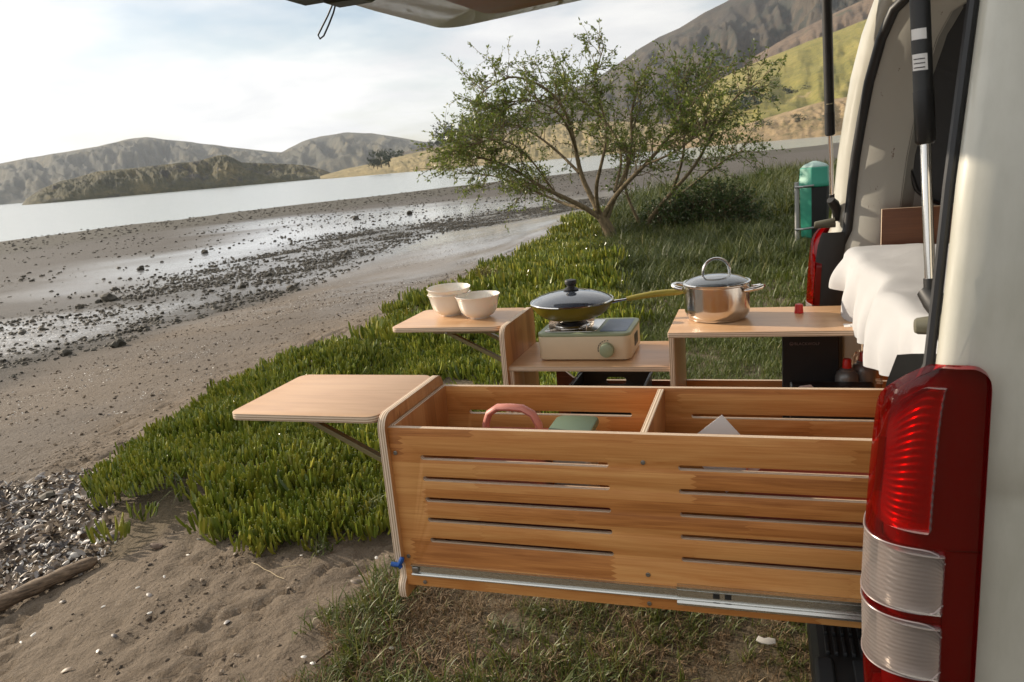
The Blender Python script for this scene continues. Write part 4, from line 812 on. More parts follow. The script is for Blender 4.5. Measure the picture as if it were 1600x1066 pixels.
def blade_tuft(n, R, l0, l1, w_, mat, seed, flat=.0, mu=.45):
    r = random.Random(seed); b = MB(); lc = []
    for _ in range(n):
        a = r.random()*6.283; rad = R*math.sqrt(r.random()); L_ = r.uniform(l0, l1); d = r.random()*6.283; lean = r.uniform(.15, .9)+flat*r.random()
        col = min(1, max(0, r.gauss(mu, .24))); base = Vector((rad*math.cos(a), rad*math.sin(a), -.008)); s_ = Vector((-math.sin(d), math.cos(d), 0)); vs_ = []
        for t in (0, .45, .8, 1.0):
            ang = lean*t; c = base+Vector((math.cos(d)*math.sin(ang), math.sin(d)*math.sin(ang), math.cos(ang)))*L_*t
            ww = w_*(1-t**2)*.5+.0002; vs_ += [c-s_*ww, c+s_*ww]; lc += [col]*2
        b.add(vs_, [(0, 1, 3, 2), (2, 3, 5, 4), (4, 5, 7, 6)])
    return with_lc(b.mesh('grass_piece', mat, angle=180), lc)
def jgrid(x0, x1, y0, y1, sp, mask, jit=.9):
    gx, gy = np.meshgrid(np.arange(x0, x1, sp), np.arange(y0, y1, sp)); gx = gx.ravel(); gy = gy.ravel()
    gx = gx+(rng.random(gx.size)-.5)*sp*jit*2; gy = gy+(rng.random(gy.size)-.5)*sp*jit*2
    k = mask(gx, gy) > rng.random(gx.size)*.999; return gx[k], gy[k]
def ice_right(y): return np.interp(y, [2, 3.2, 4.5, 7, 10, 13, 17, 24], [-.9, -.75, -.85, -1.3, -2.0, -2.6, -3.2, -3.5])
def ice_mask(x, y):
    edge = ice_right(y)+.5*(fbm(x*1.3, y*1.3, 3, 81)-.5)
    gap = .12+.88*sstep(.26, .38, fbm(x*2.1+3, y*2.1, 3, 86))
    return sstep(-.02, .06, front_edge(x, y))*sstep(.05, -.12, bank_u(x, y)+.20*sstep(3, 6, y)+.06+.40*(fbm(x*2.4, y*2.4, 3, 83)-.5))*sstep(.25, -.25, x-edge)*gap
def put(name, parts, protos, label, cat, tilt=.15, lift=0.0):
    P_, R_l, S_, I_ = [], [], [], []
    for (x, y), (s0, s1), ids in parts:
        n_ = len(x); z = ground_z(x, y)+lift*np.clip(fbm(x*1.15, y*1.15, 3, 87)-.36, 0, 1); k_ = .45+1.1*fbm(x*2.2, y*2.2, 3, 88)
        P_.append(np.stack([x, y, z], 1)); R_l.append(np.stack([(rng.random(n_)-.5)*2*tilt, (rng.random(n_)-.5)*2*tilt, rng.random(n_)*6.283], 1)); S_.append((s0+(s1-s0)*rng.random(n_))*k_); I_.append(rng.choice(ids, n_))
    return scatter(name, np.concatenate(P_), np.concatenate(R_l), np.concatenate(S_), np.concatenate(I_), protos, label, cat)
ip = [finger_clump(22, .075, .045, .095, .0128, s) for s in range(4)]+[finger_clump(20, .12, .08, .15, .019, 20+s) for s in range(2)]
put('ice_plant_cover', [(jgrid(-4.6, -.2, 2.3, 6.0, .066, ice_mask), (.75, 1.25), [0, 1, 2, 3]), (jgrid(-4.8, -.5, 6.0, 19, .115, ice_mask), (.8, 1.3), [4, 5])], ip,
    'dense green ice plant ground cover along the bank above the beach', 'ground cover', .25, .32)
for px, py, h_, lb, mt in ((292, 772, .26, 'tuft of long arching grass growing at the front of the ice plant', TALL), (578, 812, .17, 'yellow green grass tuft at the rim of the ice plant beside the drawer end', GRASS), (505, 862, .10, 'small grass tuft on the sand in front of the ice plant', GRASS)):
    c = PZ(px, py, -.02); o = link('grass_tuft', blade_tuft(26, .05, h_*.5, h_, .006, mt, int(px), .9, .45), loc=(c[0], c[1], gz(c[0], c[1])+.02)); o.data.name = 'grass_tuft'; tag(o, lb, 'grass tuft')
# lawns
def dry_mask(x, y): return sstep(-.05, .12, lawn_edge(x, y))*sstep(.15, -.05, front_edge(x, y))*(.35+.65*sstep(.30, .50, fbm(x*2.6, y*2.6, 3, 91)))
def lush_mask(x, y): return dry_mask(x, y)*sstep(.47, .60, fbm(x*1.6+5, y*1.6+2, 3, 93))
dg_ = [blade_tuft(26, .035, .02, .055, .0028, DRY, 30+s, .9, .62) for s in range(3)]+[blade_tuft(16, .03, .03, .085, .0038, GRASS, 40+s, .5, .45) for s in range(3)]
put('dry_lawn', [(jgrid(-2.0, 1.6, .9, 2.95, .030, dry_mask), (.7, 1.25), [0, 1, 2]), (jgrid(-2.0, 1.6, .9, 2.95, .036, lush_mask), (.7, 1.35), [3, 4, 5]),
                 (jgrid(-2.0, -1.0, 1.2, 2.6, .035, lambda x, y: .5*np.exp(-(lawn_edge(x, y)-.07)**2/.006)*sstep(.1, -.05, front_edge(x, y))), (.6, 1.0), [3, 4])], dg_, 'short dry brown grass with green tufts beside the sand', 'grass', .3)
def green_mask(x, y): return sstep(-.1, .3, front_edge(x, y))*sstep(-.2, .2, x-ice_right(y))*sstep(.4, -.3, bank_u(x, y))
def tall_mask(x, y):
    d = np.hypot((x+2.0)/2.4, (y-12.2)/4.2); rim = sstep(-4.5, -1.5, bank_u(x, y))
    return green_mask(x, y)*np.clip(sstep(1.25, .8, d)+rim*sstep(9, 13, y), 0, 1)*sstep(.30, .45, fbm(x*.9, y*.9, 3, 97)+.12)
gg = [blade_tuft(24, .07, .035, .085, .005, GRASS, 50+s, .3, .42) for s in range(3)]+[blade_tuft(22, .13, .06, .14, .011, GRASS, 55+s, .3, .36) for s in range(2)]
put('green_lawn', [(jgrid(-1.6, 3.2, 2.6, 6.5, .062, green_mask), (.7, 1.3), [0, 1, 2]), (jgrid(-3.8, 4, 6.5, 16, .11, green_mask), (.6, 1.2), [3, 4]), (jgrid(-4, 14, 16, 46, .3, green_mask), (1.2, 2.4), [3, 4])], gg, 'mown green grass behind the van and around the bin', 'grass', .2)
tg_ = [blade_tuft(30, .13, .16, .36, .010, TALL, 60+s, .5, .42) for s in range(4)]
put('tall_grass', [(jgrid(-4.2, 2.5, 5.5, 18, .15, tall_mask), (.6, 1.15), [0, 1, 2, 3]), (jgrid(-4, 10, 15, 42, .33, lambda x, y: green_mask(x, y)*(.25+.75*sstep(-7, -3, bank_u(x, y)))), (1.2, 2.2), [0, 1, 2, 3]),
                   (jgrid(-1.6, .1, 2.75, 4.6, .16, lambda x, y: .55*green_mask(x, y)), (.45, .8), [0, 1, 2, 3])], tg_, 'long rough grass growing around the tree and along the bank edge', 'grass', .2)
# ------------------------------------------------------------------ shells, stones
NACRE = M('shell_nacre', rough=.52); n = NACRE.noise(NACRE.coord('Object'), 60, 3); r = NACRE.n('ShaderNodeObjectInfo').outputs['Random']
NACRE.set('Base Color', NACRE.mix(NACRE.math('MULTIPLY', n, .5), NACRE.ramp(r, [(0.0, (.025, .024, .028)), (.25, (.075, .065, .06)), (.45, (.19, .13, .075)), (.68, (.28, .21, .14)), (.87, (.33, .31, .30)), (1.0, (.58, .56, .52))]), (.12, .10, .10)))
WSHELL = plast('white_shell', (.66, .63, .58), .5, .12, 40)
def shell_mesh(mat, L_=.026, W_=.013, H_=.008, name='shell', hook=.25):
    rows_ = []
    for j in range(6):
        t = j/5; r_ = []
        for i in range(9):
            a = math.pi*2*i/8; k = math.sin(t*math.pi/2); x = math.cos(a)*L_*k; y = math.sin(a)*W_*k*(1+hook*math.cos(a)); r_.append((x+hook*L_*.4*(1-t), y, H_*(1-k*k)))
        rows_.append(r_)
    b = MB(); b.grid(rows_); return b.mesh(name, mat, angle=60)
sh = [shell_mesh(NACRE, .032, .0135, .0055), shell_mesh(NACRE, .022, .012, .007), shell_mesh(NACRE, .018, .008, .003), shell_mesh(WSHELL, .012, .006, .002, 'shard')]
poly = [PZ(px, py, z)[:2] for px, py, z in ((-260, 760, -.2), (-60, 742, -.2), (30, 742, -.2), (95, 728, -.2), (178, 730, -.17), (185, 780, -.12), (172, 845, -.08), (150, 856, -.06), (0, 898, -.06), (-260, 975, -.06))]
def inpoly(x, y, poly):
    c = np.zeros(len(x), bool); j = len(poly)-1
    for i in range(len(poly)):
        xi, yi = poly[i]; xj, yj = poly[j]
        c ^= ((yi > y) != (yj > y)) & (x < (xj-xi)*(y-yi)/(yj-yi+1e-12)+xi); j = i
    return c
def scat_rot(name, x, y, s, ids, protos, label, cat, lift, tilt):
    n_ = len(x); z = ground_z(x, y)+lift*rng.random(n_); R_ = np.stack([(rng.random(n_)-.5)*2*tilt, (rng.random(n_)-.5)*2*tilt+np.where(rng.random(n_) > .5, math.pi, 0), rng.random(n_)*6.283], 1)
    return scatter(name, np.stack([x, y, z], 1), R_, s, ids, protos, label, cat)
x, y = jgrid(-6.3, -2.9, 2.0, 4.2, .022, lambda x, y: inpoly(x+.08*(fbm(x*5, y*5, 2, 3)-.5), y+.08*(fbm(x*5+9, y*5, 2, 4)-.5), poly)*.9)
scat_rot('shell_bank', x, y, .55+.95*rng.random(len(x))**1.8, rng.choice([0, 1, 2, 2, 3], len(x)), sh, 'bank of broken mussel shells heaped beside the ice plant', 'shells', .035, .9)
bigs = shell_mesh(NACRE, .042, .020, .013, 'mussel_shell')
for k, (px, py) in enumerate(((83, 792), (105, 791), (118, 800), (97, 812), (140, 812), (112, 820), (88, 760), (125, 755), (60, 798), (40, 815), (22, 826), (10, 840), (52, 838), (75, 845), (30, 858), (128, 832), (105, 842), (14, 800), (148, 795), (66, 822), (35, 788), (90, 775), (118, 772), (8, 865))):
    c = PZ(px, py, -.15); o = link('mussel_shell', bigs, loc=(c[0], c[1], gz(c[0], c[1])+.022)); o.rotation_euler = (random.uniform(-.5, .5), random.uniform(-.5, .5)+(math.pi if k % 3 else 0), random.random()*6.28); s = random.uniform(.7, 1.15); o.scale = (s, s, s)
    tag(o, 'large blue grey mussel shell lying on the shell bank', 'shell', 'large shells on the shell bank')
for k, (px, py) in enumerate(((209, 890), (228, 906), (18, 948), (38, 936), (352, 961), (228, 931), (153, 912), (172, 966), (470, 864), (497, 856), (556, 904), (289, 844), (145, 986), (85, 890), (306, 823), (333, 821), (527, 832), (252, 879), (588, 870), (95, 1010), (560, 885))):
    c = PZ(px, py, 0); o = link('white_shell', sh[1] if k % 3 == 1 else sh[3], loc=(c[0], c[1], gz(c[0], c[1])+.006)); s = random.uniform(.6, 1.25); o.scale = (s, s, s); o.rotation_euler = (random.uniform(-.3, .3), random.uniform(-.3, .3), random.random()*6.28)
    o.data.materials[0] = WSHELL.m if o.data.name.startswith('shard') else o.data.materials[0]
    tag(o, 'small pale shell fragment lying on the bare sand', 'shell', 'shell fragments on the sand')
for px, py in ((475, 1030), (489, 1038), (613, 1019), (850, 960)):
    c = PZ(px, py, 0); o = link('pale_pebble', sh[3], loc=(c[0], c[1], gz(c[0], c[1])+.016)); o.scale = (.9, 1.2, 2.2); tag(o, 'tiny pale pebble in the dry grass', 'pebble', 'pale pebbles in the dry grass')
c = PZ(1196, 1006, .02); o = plate('china_shard', [(-.028, -.006), (-.020, .010), (-.004, .004), (.010, .008), (.028, .006), (.030, -.008), (.008, -.014), (-.012, -.012)], .006, [WSHELL], None, (c[0], c[1], gz(c[0], c[1])+.03), Matrix.Rotation(.5, 3, 'X'), bevel=.001); tag(o, 'broken white shell shard in the grass beside the van bumper', 'shard')
x, y = jgrid(-9.5, -3.9, 3.0, 20, .05, lambda x, y: (sstep(.5, 1.4, bank_u(x, y))*sstep(4.6, 3.2, bank_u(x, y)))*sstep(.38, .56, fbm(x*.8, y*.8, 3, 15))*.85)
scat_rot('shell_grit', x, y, .35+.6*rng.random(len(x)), rng.choice([2, 3, 3], len(x)), sh, 'pale shell grit strewn along the upper beach', 'shell grit', .008, .4)
STONE = M('beach_stone', rough=.75); rr_ = STONE.n('ShaderNodeObjectInfo').outputs['Random']; n = STONE.noise(STONE.pos(), 25, 4)
STONE.set('Base Color', STONE.mix(n, STONE.ramp(rr_, [(0.0, (.020, .018, .014)), (.6, (.045, .038, .028)), (1.0, (.10, .08, .06))]), (.055, .048, .03)))
def stone_mesh(seed, name='beach_stone', mat=STONE, flat=.6):
    bm = bmesh.new(); bmesh.ops.create_icosphere(bm, subdivisions=2, radius=.5); r = random.Random(seed); o_ = Vector((r.random()*9, r.random()*9, r.random()*9))
    from mathutils import noise as mn
    for v in bm.verts:
        k = 1+.55*mn.noise(v.co*2.1+o_)+.2*mn.noise(v.co*5+o_); v.co = Vector((v.co.x*k, v.co.y*k*.8, v.co.z*k*flat))
    me = bpy.data.meshes.new(name); bm.to_mesh(me); bm.free(); me.materials.append(mat.m); return me
stn = [stone_mesh(s) for s in range(4)]
def dark_m(x, y): u = bank_u(x, y)+(fbm(x*.25, y*.25, 4, 71)-.5)*2; return sstep(4.8, 6.0, u)*sstep(13.5, 9, u)*(.15+.85*sstep(.36, .54, fbm(x*.7, y*.7, 3, 19)))
x, y = jgrid(-22, -5, 4.5, 42, .072, lambda x, y: dark_m(x, y)*.72); s = .022+.085*rng.random(len(x))**2.2
x2, y2 = jgrid(-44, -7, 9, 75, .34, lambda x, y: sstep(7, 10, bank_u(x, y))*sstep(40, 20, bank_u(x, y))*(.06+.4*sstep(.5, .64, fbm(x*.25, y*.25, 3, 29)))); s2 = .03+.14*rng.random(len(x2))**2
x3, y3 = jgrid(-75, -8, 20, 150, .6, lambda x, y: sstep(32, 37, bank_u(x, y))*sstep(60, 52, bank_u(x, y))*.3); s3 = .07+.24*rng.random(len(x3))**2
xa, ya, sa__ = np.concatenate([x, x2, x3]), np.concatenate([y, y2, y3]), np.concatenate([s, s2, s3])
scat_rot('seaweed_stones', xa, ya, sa__, rng.choice(4, len(xa)), stn, 'dark weed covered stones scattered over the tidal mud', 'stones', .0, .3)
for k, (px, py, z, s) in enumerate(((170, 466, -.9, .42), (156, 468, -.9, .22), (178, 446, -.9, .20), (124, 478, -.9, .2), (458, 458, -.8, .26), (378, 452, -.85, .18), (187, 546, -.75, .22), (104, 556, -.75, .18), (338, 487, -.8, .16), (420, 436, -.9, .2), (545, 402, -.9, .22), (640, 335, -1.1, .4), (556, 342, -1.1, .4), (320, 397, -1.1, .3), (220, 420, -1.0, .25))):
    lb = {0: 'largest dark rock on the tidal mud with smaller rocks at its foot', 1: 'small dark rock touching the largest rock on the mud', 4: 'dark rock at the lower edge of the stony band nearest the dry sand', 11: 'dark rock standing in the silvery wet mud', 12: 'smaller dark rock standing in the silvery wet mud'}.get(k, 'single dark rock standing out on the tidal mud')
    c = PZ(px, py, z); o = link('beach_rock', stn[k % 4], loc=(c[0], c[1], gz(c[0], c[1])+.12*s)); o.scale = (s, s, s*1.2); o.rotation_euler = (0, 0, random.random()*6.28); tag(o, lb, 'rock', 'larger rocks on the mud flat')
BROWNST = plast('brown_stone', (.13, .09, .065), .8, .35, 30)
for k, (px, py, s, lb) in enumerate(((361, 783, .10, 'reddish brown stone half hidden at the front of the ice plant'), (320, 806, .085, 'dark brown stone at the front rim of the ice plant'), (70, 746, .10, 'dark pointed stone at the upper edge of the shell bank'), (22, 767, .07, 'small dark stone among the shells on the upper beach'), (135, 722, .06, 'small grey stone on the sand beyond the shell bank'), (246, 855, .05, 'small brown stone on the sand below the ice plant'))):
    c = PZ(px, py, -.08); o = link('stone', stone_mesh(40+k, 'stone', BROWNST if k < 2 or k == 5 else STONE), loc=(c[0], c[1], gz(c[0], c[1])+s*.18)); o.scale = (s*1.2, s, s); tag(o, lb, 'stone')
SANDCL = M('sand_clod', rough=.95); rr_ = SANDCL.n('ShaderNodeObjectInfo').outputs['Random']; SANDCL.set('Base Color', SANDCL.ramp(rr_, [(0.0, (.035, .027, .02)), (.35, (.09, .066, .045)), (.8, (.20, .15, .10)), (1.0, (.33, .27, .21))]))
cl_ = [stone_mesh(70+s, 'clod', SANDCL, .55) for s in range(3)]
def sand_near(x, y): return sand_mask(x, y)*(.10+.9*sstep(.45, .68, fbm(x*2.8, y*2.8, 3, 77)))
xc, yc = jgrid(-4.9, -.9, 1.2, 4.6, .021, lambda x, y: sand_near(x, y)*.62); sc = .004+.017*rng.random(len(xc))**3
xd, yd = jgrid(-9.6, -4.2, 3.6, 12, .06, lambda x, y: sstep(.1, .5, bank_u(x, y))*sstep(5.4, 4.4, bank_u(x, y))*.4); sd = .008+.03*rng.random(len(xd))**3
xc, yc, sc = np.concatenate([xc, xd]), np.concatenate([yc, yd]), np.concatenate([sc, sd])
scat_rot('sand_clods', xc, yc, sc, rng.choice(3, len(xc)), cl_, 'crumbs of damp sand and grit strewn over the bare sand', 'sand', .0, .3)
# driftwood and twigs
a, b2 = PZ(146, 848, -.03), PZ(-60, 912, -.03); path = []; rad = []
za_, zb_ = gz(a[0], a[1])+.035, gz(b2[0], b2[1])+.05
for k in range(17):
    t = k/16; path.append((a[0]+(b2[0]-a[0])*t, a[1]+(b2[1]-a[1])*t+.012*math.sin(t*5), za_+(zb_-za_)*t)); rad.append([.012, .024, .029][min(k, 2)]+.003*math.sin(k*1.7)+.006*t)
DRIFT = M('driftwood', rough=.85); n = DRIFT.noise(DRIFT.pos((6, 6, 40)), 3, 6, .65); DRIFT.set('Base Color', DRIFT.ramp(n, [(.32, (.04, .028, .018)), (.5, (.16, .11, .07)), (.68, (.28, .21, .145))])); DRIFT.bump(n, .5, .01)
o = MB().tube(path, rad, 12).obj('driftwood_log', DRIFT, angle=60); tag(o, 'weathered grey brown driftwood log along the edge of the shell bank', 'log')
for (p0, p1, r_, lb) in (((488, 1038), (516, 1018), .004, 'short brown twig lying in the dry grass'), ((392, 872), (443, 899), .0016, 'long pale straw lying on the sand'), ((432, 884), (470, 880), .0012, 'thin pale straw stem on the sand beside a shell')):
    q = [PZ(*p0, .0), PZ(*p1, .0)]; pts = []
    for k in range(6): t = k/5; x_, y_ = (q[0]+(q[1]-q[0])*t)[:2]; pts.append((x_, y_, max(gz(*q[0][:2]), gz(*((q[0]+q[1])/2)[:2]), gz(*q[1][:2]))*.6+gz(x_, y_)*.4+r_+.003))
    o = MB().tube(pts, r_, 6).obj('twig', DRIFT if r_ > .003 else plast('straw', (.42, .33, .2), .8)); tag(o, lb, 'twig')
# ------------------------------------------------------------------ tree
class Tree:
    def __init__(s, seed): s.r = random.Random(seed); s.w = MB(); s.lv = []; s.lf = []; s.lc = []
    def leaf(s, p, d, L_, W_):
        r = s.r; d = d.normalized(); side = d.cross(Vector((r.uniform(-1, 1), r.uniform(-1, 1), r.uniform(-1, 1)))).normalized(); k = len(s.lv)
        s.lv += [p, p+d*L_*.5+side*W_, p+d*L_, p+d*L_*.5-side*W_]; s.lf.append((k, k+1, k+2, k+3)); c = min(1, max(0, r.gauss(.45, .22))); s.lc += [c]*4
    def rnd(s, k=1): r = s.r; return Vector((r.gauss(0, k), r.gauss(0, k), r.gauss(0, k)))
    def limb(s, pts, r0, r1, n=7):
        # smooth the polyline
        P = [Vector(p) for p in pts]
        for _ in range(2):
            Q = [P[0]]
            for a, b in zip(P, P[1:]): Q += [a*.75+b*.25, a*.25+b*.75]
            P = Q+[P[-1]]
        m = len(P); s.w.tube([tuple(p) for p in P], [r0+(r1-r0)*(i/(m-1))**.8 for i in range(m)], n); return P
    def twig(s, p, d, L_, leaves, droop=.25, ls=1.0):
        r = s.r; pts = [p]; dd = d.normalized()
        for k in range(4): dd = (dd+s.rnd(.18)+Vector((0, 0, -droop*.18))).normalized(); pts.append(pts[-1]+dd*L_/4)
        s.w.tube([tuple(q) for q in pts], [.0045, .004, .003, .0025, .0012], 4)
        for k in range(leaves):
            t = r.random()**.8*4; i = min(3, int(t)); q = pts[i].lerp(pts[i+1], t-i); s.leaf(q+s.rnd(.012), (pts[i+1]-pts[i]).normalized()*.6+s.rnd(.6), r.uniform(.04, .075)*ls, r.uniform(.009, .016)*ls)
    def branch(s, p, d, L_, r0, ntw, leaves, droop=.1, ls=1.0):
        pts = [p]; dd = d.normalized()
        for k in range(5): dd = (dd+s.rnd(.16)+Vector((0, 0, .05-droop*.1*k))).normalized(); pts.append(pts[-1]+dd*L_/5)
        s.w.tube([tuple(q) for q in pts], [r0*(1-.16*k) for k in range(6)], 5)
        for k in range(ntw):
            t = (.25+.75*s.r.random())*5; i = min(4, int(t)); q = pts[i].lerp(pts[i+1], t-i); td = ((pts[i+1]-pts[i]).normalized()*.8+s.rnd(.6)+Vector((0, 0, .1)))
            s.twig(q, td, s.r.uniform(.16, .42), leaves, ls=ls)
        s.twig(pts[-1], dd, .3, leaves, ls=ls)
    def finish(s, name, label, loc, leafmat, group=None):
        t = thing(name, label, 'tree' if 'tree' in name else 'shrub', loc, group); s.w.obj('trunk', BARK, t, angle=70)
        me = bpy.data.meshes.new('crown'); me.from_pydata([tuple(v) for v in s.lv], [], s.lf); with_lc(me, s.lc); me.materials.append(leafmat.m); link('crown', me, t); return t
def tp(px, py, dy=0.0, y0=13.15): return tuple(PY(px, py, y0+dy))
base = PZ(960, 378, gz(-2.4, 13.1))
T = Tree(5); y0 = base[1]
L = []
def add(pts, r0, r1, dens, ln=(.35, .8)):
    P = T.limb([tp(px, py, dy, y0) for px, py, dy in pts], r0, r1); L.append((P, r1, dens, ln))
add([(960, 380, 0), (952, 362, 0), (945, 348, 0), (940, 340, 0)], .115, .085, 0)
add([(942, 344, 0), (915, 325, -.1), (880, 308, -.25), (845, 292, -.4), (810, 268, -.5), (770, 250, -.6), (715, 240, -.7)], .055, .012, 42)
add([(941, 342, 0), (925, 310, .1), (908, 275, .2), (900, 235, .25), (890, 190, .3), (870, 150, .3), (830, 125, .2), (790, 118, .1), (745, 150, 0)], .06, .009, 40)
add([(942, 342, 0), (955, 315, -.1), (978, 287, -.2), (1008, 258, -.3), (1035, 228, -.3), (1060, 195, -.3), (1085, 160, -.3)], .055, .012, 34)
add([(945, 350, 0), (960, 310, .3), (980, 265, .5), (988, 220, .6), (985, 180, .6), (995, 140, .6)], .05, .012, 34)
add([(935, 335, 0), (930, 295, -.3), (940, 255, -.5), (950, 210, -.5), (940, 165, -.4), (925, 130, -.3), (942, 78, -.3)], .042, .006, 20, (.18, .4))
add([(920, 328, 0), (885, 320, .4), (850, 305, .7), (815, 290, .9), (775, 275, 1.0), (730, 270, 1.0)], .035, .009, 30)
add([(905, 270, .2), (870, 235, .5), (830, 205, .7), (790, 190, .8), (750, 205, .8)], .03, .008, 34)
add([(900, 235, .2), (885, 190, -.3), (860, 165, -.6), (820, 155, -.8), (770, 165, -.8)], .028, .008, 32)
add([(960, 300, .2), (975, 240, .9), (950, 190, 1.1), (915, 165, 1.1), (880, 130, 1.0)], .03, .008, 32)
add([(1008, 258, -.3), (1040, 245, -.7), (1075, 225, -.9), (1105, 190, -.9)], .025, .008, 24)
add([(870, 305, -.25), (820, 235, -.6), (780, 215, -.9), (735, 225, -1.0)], .02, .007, 26)
for P, r1, dens, (l0, l1) in L:
    m = len(P)
    for k in range(dens):
        t = (.38+.62*T.r.random())*(m-1); i = min(m-2, int(t)); q = P[i].lerp(P[i+1], t-i); d = (P[i+1]-P[i]).normalized()*.6+T.rnd(.5)+Vector((0, 0, .05))
        T.branch(q, d, T.r.uniform(l0, l1)*.85, .009, 4, 14)
T.finish('tree', 'small spreading tree with several bare stems and feathery green leaves on the bank', tuple(base), LEAF)
base2 = PZ(1003, 366, gz(-2, 14.0)); y0 = base2[1]; T = Tree(9); L = []
add([(1003, 368, 0), (1000, 350, 0), (985, 320, 0), (975, 290, .2), (985, 250, .3), (975, 215, .3)], .045, .01, 18)
add([(1003, 365, 0), (1020, 335, 0), (1050, 300, 0), (1085, 262, .1), (1110, 215, .1), (1130, 180, 0), (1150, 150, 0), (1172, 138, 0)], .05, .008, 36)
add([(1003, 365, 0), (1030, 330, .4), (1068, 300, .6), (1105, 270, .7), (1140, 245, .8), (1160, 235, .8)], .04, .008, 28)
add([(1050, 300, 0), (1068, 250, -.4), (1070, 200, -.5), (1060, 160, -.5), (1068, 130, -.5)], .03, .008, 30)
add([(1110, 215, 0), (1100, 185, .4), (1090, 150, .5), (1120, 120, .5)], .02, .007, 20)
for P, r1, dens, (l0, l1) in L:
    m = len(P)
    for k in range(dens):
        t = (.42+.58*T.r.random())*(m-1); i = min(m-2, int(t)); q = P[i].lerp(P[i+1], t-i); d = (P[i+1]-P[i]).normalized()*.5+T.rnd(.55)+Vector((0, 0, .2))
        T.branch(q, d, T.r.uniform(.25, .6), .007, 3, 12)
T.finish('tree', 'slender leaning tree with thin stems growing right behind the spreading tree', tuple(base2), LEAF)
def bush(name, label, c, rx, ry, rz, n, leafmat, seed, ls=1.0, cat='shrub'):
    T = Tree(seed); r = T.r; c = Vector(c)
    for k in range(n):
        a = r.random()*6.283; e = math.acos(r.random()); q = Vector((math.cos(a)*math.sin(e)*rx, math.sin(a)*math.sin(e)*ry, math.cos(e)*rz))*(.55+.5*r.random())
        if k % 6 == 0: T.w.tube([tuple(c+Vector((0, 0, -.05))), tuple(c+q*.5+T.rnd(.05)), tuple(c+q)], [.014, .009, .004], 5)
        T.twig(c+q*.8, q*.6+T.rnd(.4)+Vector((0, 0, .3)), .3*ls, 16, .3, ls)
    return T.finish(name, label, tuple(c), leafmat)
c = PZ(1110, 368, 0); bush('shrub', 'low dark green shrub at the foot of the slender tree', (c[0], c[1]+1.0, gz(c[0], c[1]+1.0)), .95, .8, .85, 520, BUSHL, 3)
c = PZ(1040, 372, 0); bush('shrub', 'leafy undergrowth bush between the two tree trunks', (c[0], c[1]+.9, gz(c[0], c[1]+.9)), .6, .6, .6, 240, BUSHL, 4)
c = PZ(762, 452, -.1); bush('shrub', 'small yellow green shrub at the edge of the ice plant beside the beach', (c[0], c[1], gz(c[0], c[1])), .16, .16, .20, 70, leaf_mat('yellow_shrub_leaf', [(0, (.10, .10, .02)), (1, (.30, .26, .06))]), 6, .5)
# distant trees and bushes
def far_crown(seed, n=420):
    r = random.Random(seed); v = []; f = []; lc = []
    cl = [(r.gauss(0, .32), r.gauss(0, .32), r.uniform(.14, .92), r.uniform(.16, .30)) for _ in range(9)]
    for k in range(n):
        c_ = r.choice(cl); q = Vector((r.gauss(0, 1), r.gauss(0, 1), r.gauss(0, .8))).normalized()*c_[3]*r.uniform(.6, 1.05)+Vector(c_[:3]); i = len(v)
        for _ in range(3): v.append(tuple(q+Vector((r.uniform(-1, 1), r.uniform(-1, 1), r.uniform(-1, 1)))*.085))
        f.append((i, i+1, i+2)); lc += [r.random()]*3
    me = bpy.data.meshes.new('crown'); me.from_pydata(v, [], f); with_lc(me, lc); me.materials.append(FARLEAF.m); return me
crowns = [far_crown(s) for s in range(3)]; ftr = MB().tube([(0, 0, -.05), (.01, 0, .3), (0, .01, .6)], [.05, .04, .02], 6).mesh('trunk', BARK)
def far_tree(px, py, dist, h_, label, group, k, wide=1.0, nm='distant_tree', cat='tree'):
    c = PD(px, py, dist); t = thing(nm, label, cat, tuple(c), group)
    for me, nm2 in ((crowns[k % 3], 'crown'), (ftr, 'trunk')):
        o = bpy.data.objects.new(nm2, me); COL.objects.link(o); o.parent = t; o.scale = (h_*wide, h_*wide, h_); o.rotation_euler.z = k*1.3
for k, (px, py, h_) in enumerate(((584, 264, 5.5), (596, 262, 8.5), (608, 261, 9.0), (590, 265, 4.5))): far_tree(px, py-1, 610, h_*1.5, 'dark tree in the small clump on the shore of the dry spit', 'clump of trees on the spit shore', k)
for k, (px, py, h_) in enumerate(((692, 229, 9), (704, 226, 13), (716, 222, 15), (728, 220, 14), (742, 217, 16), (760, 212, 15), (780, 208, 14), (800, 205, 13), (676, 233, 6), (660, 236, 4))): far_tree(px, py, 785, h_*1.4, 'dark evergreen tree standing on the crest of the dry spit', 'row of trees on the spit crest', k+1)
for k, (px, py, d, h_) in enumerate(((1238, 153, 720, 9), (1180, 168, 700, 18), (1165, 178, 680, 14), (1100, 128, 1150, 20), (1110, 122, 1150, 24), (1080, 135, 1150, 20), (1192, 200, 560, 5), (1250, 190, 560, 5))): far_tree(px, py, d, h_, ['small lone round bush in the middle of the green hill', 'tall dark bush at the edge of the green hill beside the slender tree', 'dark bush lower down the edge of the green hill', 'dark bush in the hollow below the brown ridge', 'dark bush in the hollow below the brown ridge', 'dark bush in the hollow below the brown ridge', 'low scrub bush on the tan bank above the water', 'low scrub bush on the tan bank above the water'][k], 'bushes on the hillside', k, 1.5, 'hillside_bush', 'bush')
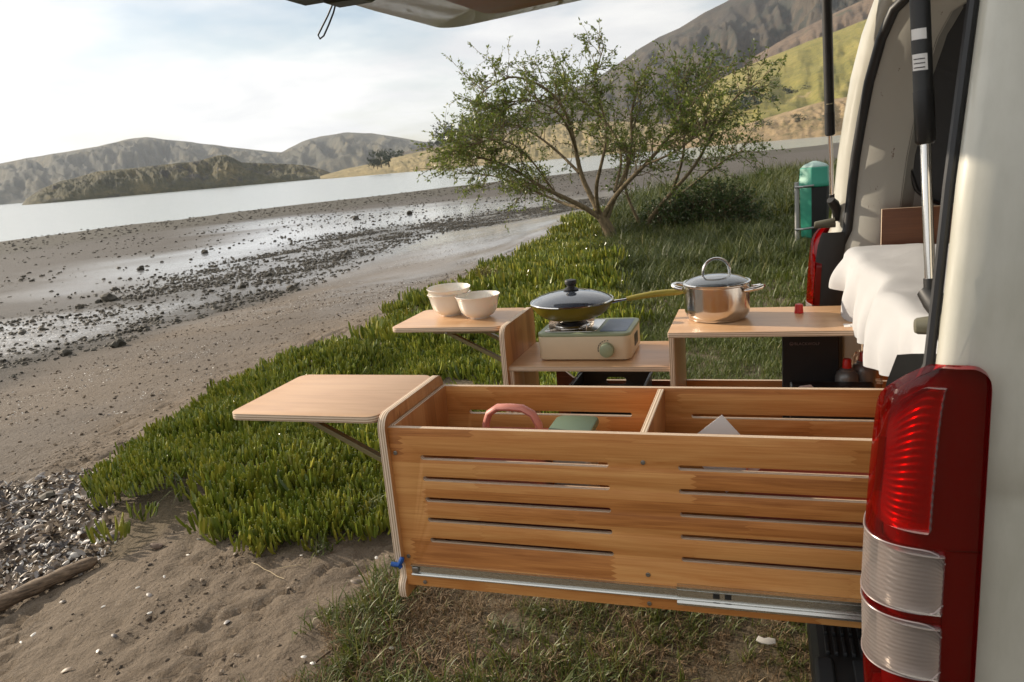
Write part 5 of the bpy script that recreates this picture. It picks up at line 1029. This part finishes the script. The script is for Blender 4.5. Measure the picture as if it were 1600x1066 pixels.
# ------------------------------------------------------------------ bin
bc = Vector((.665, 11.42, 0)); bc.z = gz(bc.x, bc.y)
bn = thing('rubbish_bin', 'green plastic rubbish bin with a domed lid fixed to a galvanised post', 'bin', tuple(bc))
def hexring(r_, z, rot=.26, n=6): return [(bc.x+r_*math.cos(rot+2*math.pi*k/n), bc.y+r_*math.sin(rot+2*math.pi*k/n), bc.z+z) for k in range(n)]
def hexbody(rs, mats, name, dark=()):
    b = MB(); rows_ = [hexring(r_, z) for r_, z in rs]; m = len(rows_)
    for k in range(6):
        for j in range(m-1): b.add([rows_[j][k], rows_[j][(k+1) % 6], rows_[j+1][(k+1) % 6], rows_[j+1][k]], [(0, 1, 2, 3)], 1 if k in dark else 0)
    b.add(rows_[-1], [tuple(range(6))]); b.add(rows_[0], [tuple(reversed(range(6)))]); me = b.mesh(name, mats, angle=25)
    bm = bmesh.new(); bm.from_mesh(me); bmesh.ops.remove_doubles(bm, verts=bm.verts, dist=1e-4); bm.to_mesh(me); bm.free(); return link(name, me, bn, .012)
hexbody([(.175, .09), (.185, .12), (.205, .75), (.205, .78)], [BINGREEN, BINDARK], 'bin_body', (4, 5))
hexbody([(.228, .775), (.228, .83), (.215, .85), (.200, 1.02), (.195, 1.035)], [BINGREEN], 'bin_lid')
hexbody([(.190, 1.034), (.155, 1.065), (.05, 1.105), (.02, 1.112)], [TEALTOP], 'lid_cap')
pp = Vector(PZ(1246, 386, bc.z)); MB().tube([(pp.x, pp.y, bc.z-.1), (pp.x-.01, pp.y, bc.z+.86)], .030, 14).obj('post', GALV, bn)
for z in (.24, .82-.02): MB().tube([(pp.x-.035, pp.y-.03, bc.z+z), (pp.x+.06, pp.y-.045, bc.z+z), (bc.x-.03, bc.y-.215, bc.z+z), ], .016, 6).obj('strap', GALV, bn)
# ------------------------------------------------------------------ haze
hz = bpy.data.materials.new('haze'); hz.use_nodes = True; t_ = hz.node_tree; t_.nodes.clear(); ho = NN(t_, 'ShaderNodeOutputMaterial'); pv_ = NN(t_, 'ShaderNodeVolumePrincipled')
pv_.inputs['Color'].default_value = (.80, .88, 1.0, 1); pv_.inputs['Density'].default_value = .000075; pv_.inputs['Anisotropy'].default_value = .2; t_.links.new(pv_.outputs[0], ho.inputs['Volume'])
MB().box(-9600, 9600, -3600, 9600, -8, 640).obj('haze', hz, smooth=False, kind='stuff')
